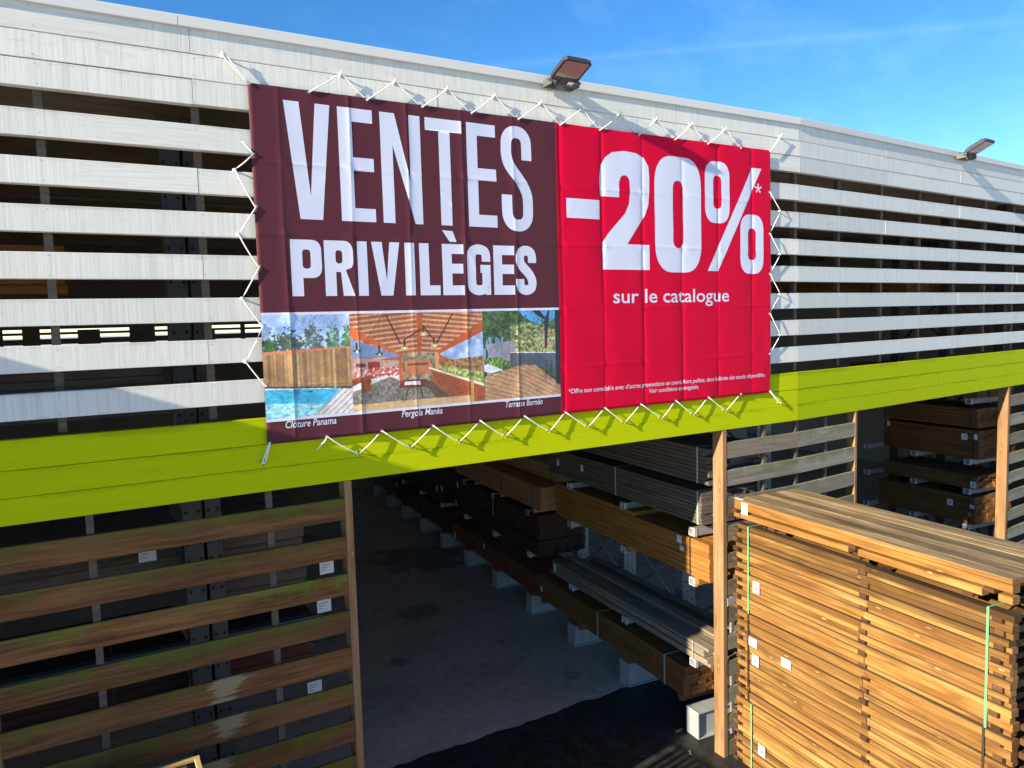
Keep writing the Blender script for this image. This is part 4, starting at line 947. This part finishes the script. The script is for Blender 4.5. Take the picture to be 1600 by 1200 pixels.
# ------------------------------------------------------------------ warning sign behind the right post
t = thing('warning_sign', 'small white warning sign with a triangle between the post and the orange stack', 'sign', (5.42, .24, -1.78))
m = MB(); sf = Frame((5.40, .24, -1.80), (1, 0, 0), (0, 1, 0), (0, 0, 1)); m.box(sf, -.075, .075, 0, .004, -.1, .1, c=.001); m.build('panel', M['plastic'], t)
m = MB(); m.add([sf(-.055, -.001, -.05), sf(.055, -.001, -.05), sf(0, -.001, .05)], [(0, 1, 2)], mat=1); m.add([sf(-.036, -.0016, -.04), sf(.036, -.0016, -.04), sf(0, -.0016, .028)], [(0, 1, 2)], mat=0)
m.add([sf(-.005, -.0022, -.012), sf(.005, -.0022, -.012), sf(.004, -.0022, .012), sf(-.004, -.0022, .012)], [(0, 1, 2, 3)], mat=1)
m.add([sf(-.005, -.0022, -.03), sf(.005, -.0022, -.03), sf(.005, -.0022, -.02), sf(-.005, -.0022, -.02)], [(0, 1, 2, 3)], mat=1)
m.add([sf(-.06, -.001, -.08), sf(.06, -.001, -.08), sf(.06, -.001, -.068), sf(-.06, -.001, -.068)], [(0, 1, 2, 3)], mat=1)
m.build('pictogram', [M['yellow'], M['black']], t)
m = MB(); m.box(sf, -.02, .02, .006, .03, -1.29, .1, c=.002); m.build('stake', M['galv'], t)

# ------------------------------------------------------------------ stack of fence panels at the right
SX = Frame((4.9525, -.198, 0), (-.0950, -.99548, 0), (.99548, -.0950, 0), (0, 0, 1))   # s towards the viewer, t to the right
ZT = -.577
GS = 'packs of treated fence panels in the orange stack'
def panel(par, fr, s0, s1, z, h, tw, ptone=1.0):
    """one notched fence panel lying flat: two long frames with the cross slats let in between them"""
    m = MB(); hr = h * R(.54, .66); hl = h - hr
    d = R(-.006, .010); d2 = d + R(-.002, .012)
    ea, eb = R(-.016, .014), R(-.02, .014)
    jx = R(-.03, .03)
    tone = R(.78, 1.14) * (.42 if R(0, 1) < .13 else 1) * ptone
    for t0_, w_ in ((d, .07), (tw - .07 - d, .07), (tw * .5 - .035, .07)):
        m.board(fr(s0 + ea, t0_, z - hr), fr.x, fr.y, fr.z, s1 - s0 - ea + eb, w_, hr - R(.0005, .0045), c=.004, warp=R(.001, .004), mat_top=2, mat_end=1, tint=tone * R(.94, 1.06)) if t0_ != d else [m.board(fr(p_, d + R(-.007, .005), z - hr + R(-.003, .003)), fr.x, fr.y, fr.z, q_ - p_, .07, hr - R(.0005, .0045), c=.004, warp=R(.001, .0035), mat_top=2, mat_end=1, tint=tone * R(.78, 1.2)) for p_, q_ in ((s0 + ea, s0 + 1.325 + jx), (s0 + 1.328 + jx, s1 + eb))]
    slots = [s0 - .005 + R(-.006, .006), s0 + 1.29 + R(-.012, .012), s1 - .125 + R(-.012, .012)]
    cuts = [s0] + [q for p in slots for q in (p, p + .078)] + [s1]
    t2 = R(.72, 1.12) * ptone
    for t0_, w_ in ((d2, .055), (tw - .07, .055)):
        for a, b in zip(cuts[0::2], cuts[1::2]):
            if b - a > .03: m.board(fr(a, t0_, z - h + .002), fr.x, fr.y, fr.z, b - a, w_, hl - R(.0005, .004), c=.003, warp=R(.0005, .0025), tint=t2 * R(.94, 1.06), mat_top=2, mat_end=1)
    fp = m.build('fence_panel', [M['stack'], M['stack_end'], M['stack_top']], par)
    for k, p in enumerate(slots):
        m = MB(); pr = R(.004, .026) if k == 0 else R(-.006, .012)
        m.board(fr(p - (.022 if k == 0 else -.004), d2 - .004 - pr, z - h + .002), fr.x, fr.y, fr.z, .058, tw - 2 * d2 + .008 + 2 * pr, hl + .004, c=.007, tint=R(.7, 1.5))
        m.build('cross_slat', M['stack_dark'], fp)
def strap(par, fr, s, t0_, z0, z1, tw, m_, wd=.016):
    m = MB(); f_ = t0_ - .010
    m.box(fr, s - wd / 2, s + wd / 2, f_ - .0015, f_, z0, z1 + .002, c=.0003); m.box(fr, s - wd / 2, s + wd / 2, f_, tw + .01, z1 + .0005, z1 + .002, c=.0003)
    m.build('strap', M[m_], par)
def pack(label, fr, h0, n, h, s0, s1, tw, straps, tags, group=GS, ptone=1.0, dark=None):
    z = ZT - h0; hs = [h * R(.90, 1.10) for _ in range(n)]; hs = [q * n * h / sum(hs) for q in hs]; t = thing('panel_pack', label, 'timber', fr((s0 + s1) / 2, tw / 2, z - n * h), group)
    for k in range(n): panel(t, fr, s0, s1, z - sum(hs[:k]), hs[k], tw, ptone * (dark or {}).get(k, 1))
    for (s, mm) in straps: strap(t, fr, s, 0, z - n * h, z, tw, mm)
    for q in tags: tagpaper(fr, q[0], -.013, q[1], t, *q[2:])
    return t
# lid: one thick panel with a weathered plank top
t = thing('panel_pack', 'thick single panel lying on top of the orange stack, its plank top weathered grey', 'timber', SX(1.2, .37, ZT - .16), GS)
m = MB(); wds = [.115, .135, .09, .14, .105, .165]; y = .0
for i, wd in enumerate(wds):
    m.board(SX(R(-.006, .006), y, ZT - .036), SX.x, SX.y, SX.z, 2.40 + R(-.008, .008), wd - .0025, .036 + R(-.002, .003), c=.004, mat_top=1, tint=(1.0, .55, 1.25, .7, 1.1, .85)[i], mat_end=2, warp=.0015); y += wd
m.build('plank_top', [M['stack'], M['weathered'], M['stack_end']], t)
m = MB()
for t0_, w_ in ((.003, .07), (.675, .07)): m.board(SX(.0, t0_, ZT - .088), SX.x, SX.y, SX.z, 2.40, w_, .0505, c=.004, warp=.002, mat_end=1)
for a, b in ((.07, 1.215), (1.30, 2.215), (2.315, 2.40)): m.board(SX(a, .006, ZT - .160), SX.x, SX.y, SX.z, b - a, .07, .0495, c=.004, mat_end=1)
m.board(SX(0, -.002, ZT - .160), SX.x, SX.y, SX.z, .068, .07, .040, c=.004, mat_end=1)
m.board(SX(.0, .68, ZT - .160), SX.x, SX.y, SX.z, 2.4, .07, .0495, c=.004)
m.build('frame', [M['stack'], M['stack_end']], t)
for p in (-.02, 1.23, 2.235):
    m = MB(); m.board(SX(p, -.012, ZT - .118), SX.x, SX.y, SX.z, .062, .76, .030, c=.003); m.build('cross_slat', M['stack_dark'], t)
tagpaper(SX, .135, -.003, ZT - .065, t, .075, .10, False)
m = MB(); m.box(SX, .0, .10, .0, .03, ZT + .004, ZT + .006, c=.0005); m.build('label_tag', M['paper'], t)
LD = thing('spacer_timber', 'dark spacer battens between the top panel and the pack below it', 'timber', SX(1.2, .37, ZT - .21), GS)
for s_ in (.35, 1.2, 2.05):
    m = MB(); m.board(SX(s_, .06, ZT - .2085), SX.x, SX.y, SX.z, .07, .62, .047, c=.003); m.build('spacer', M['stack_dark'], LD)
pack('upper panel pack of the orange stack, tied with green straps above the middle', SX, .210, 9, .0855, .03, 2.41, .745, ((.185, 'strapg'), (2.265, 'strapg')), ((.285, ZT - .715, .075, .10),), dark={0: .72, 1: .5, 3: .85})
pack('middle panel pack of the orange stack, thin dark straps and three labels', SX, .984, 9, .0885, .05, 2.42, .74, ((.180, 'strapd'), (2.255, 'strapd')), ((.245, ZT - 1.215, .095, .075, False), (.625, ZT - 1.245, .10, .075, False), (.275, ZT - 1.365, .08, .095)), ptone=.84)
pack('lowest panel pack of the orange stack, green strap, standing near the ground', SX, 1.785, 7, .087, .02, 2.41, .745, ((.22, 'strapg'), (2.25, 'strapg')), ((.35, ZT - 2.14, .08, .10),))
LD2 = thing('bearer_timber', 'timber bearers under the lowest pack of the orange stack', 'timber', SX(1.2, .37, ZG), GS)
for s_ in (.2, 1.2, 2.2):
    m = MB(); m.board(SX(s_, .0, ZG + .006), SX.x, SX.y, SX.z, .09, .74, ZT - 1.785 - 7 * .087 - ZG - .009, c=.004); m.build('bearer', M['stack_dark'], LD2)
# next stack along, only its far edge shows at the right border
SX2 = Frame(SX(2.49, -.015, 0), SX.x, SX.y, SX.z)
pack('neighbouring panel pack just entering at the right border of the picture', SX2, .80, 10, .088, .02, 2.4, .745, ((.2, 'strapg'),), (), 'panel packs at the right border')
pack('lower neighbouring panel pack at the right border, under the other one', SX2, 1.70, 8, .088, .0, 2.4, .745, ((.2, 'strapg'),), (), 'panel packs at the right border')
LD3 = thing('bearer_timber', 'timber bearers under the neighbouring pack at the right border', 'timber', SX2(1.2, .37, ZG), 'panel packs at the right border')
for s_ in (.3, 2.0):
    m = MB(); m.board(SX2(s_, .0, ZG + .006), SX.x, SX.y, SX.z, .09, .74, ZT - 1.70 - 8 * .088 - ZG - .009, c=.004); m.build('bearer', M['stack_dark'], LD3)

# ------------------------------------------------------------------ crate at the lower left
t = thing('slatted_crate', 'tall slatted wooden crate with a pale rim in front of the lower left slats', 'crate', (-.05, -.62, ZG))
cx0, cx1, cy0, cy1, cz = -.62, .485, -.92, -.30, -1.425
m = MB()
m.box(F1, cx0, cx1, cy1 - .03, cy1, cz - .02, cz, c=.003); m.box(F1, cx0, cx1, cy0, cy0 + .03, cz - .02, cz, c=.003)
m.board((cx1 - .03, cy0 + .031, cz - .02), (0, 1, 0), (1, 0, 0), (0, 0, 1), cy1 - cy0 - .062, .03, .02, c=.003); m.board((cx0, cy0 + .031, cz - .02), (0, 1, 0), (1, 0, 0), (0, 0, 1), cy1 - cy0 - .062, .03, .02, c=.003)
m.build('rim', M['crate'], t)
m = MB()
for x in np.arange(cx0 + .01, cx1 - .05, .075):
    for y_ in (cy1 - .022, cy0 + .006): m.board((x, y_, ZG + .004), (0, 0, 1), (1, 0, 0), (0, 1, 0), cz - .022 - ZG - .004, .05, .016, c=.003)
for y_ in np.arange(cy0 + .035, cy1 - .08, .075):
    for x in (cx0 + .006, cx1 - .022): m.board((x, y_, ZG + .004), (0, 0, 1), (0, 1, 0), (1, 0, 0), cz - .022 - ZG - .004, .05, .016, c=.003)
m.build('slats', M['brown'], t)
m = MB(); m.box(F1, cx0 + .03, cx1 - .03, cy0 + .03, cy1 - .03, ZG + .03, ZG + .05, c=.003); m.build('floor_board', M['brown'], t)

# ------------------------------------------------------------------ scraps of wood on the ground by the post
for n_, (lb, x, y, a, ln) in enumerate((('small wood chip on the concrete edge below the brown bundle', 4.75, 1.64, 1.2, .06), ('wood chip on the asphalt just beside the foot of the right post', 4.80, .20, .9, .07), ('pale offcut lying on the asphalt near the left foot of the base block', 4.95, .56, .2, .10))):
    m = MB(); c_, s_ = math.cos(a), math.sin(a)
    m.board((x, y, ZG + (.012 if y > 1.58 else .002)), (c_, s_, 0), (-s_, c_, 0), (0, 0, 1), ln, ln * .3, .012, c=.003, warp=.004)
    tag(m.build('wood_scrap', M['grey']), lb, 'wood scrap', 'wood scraps on the ground')
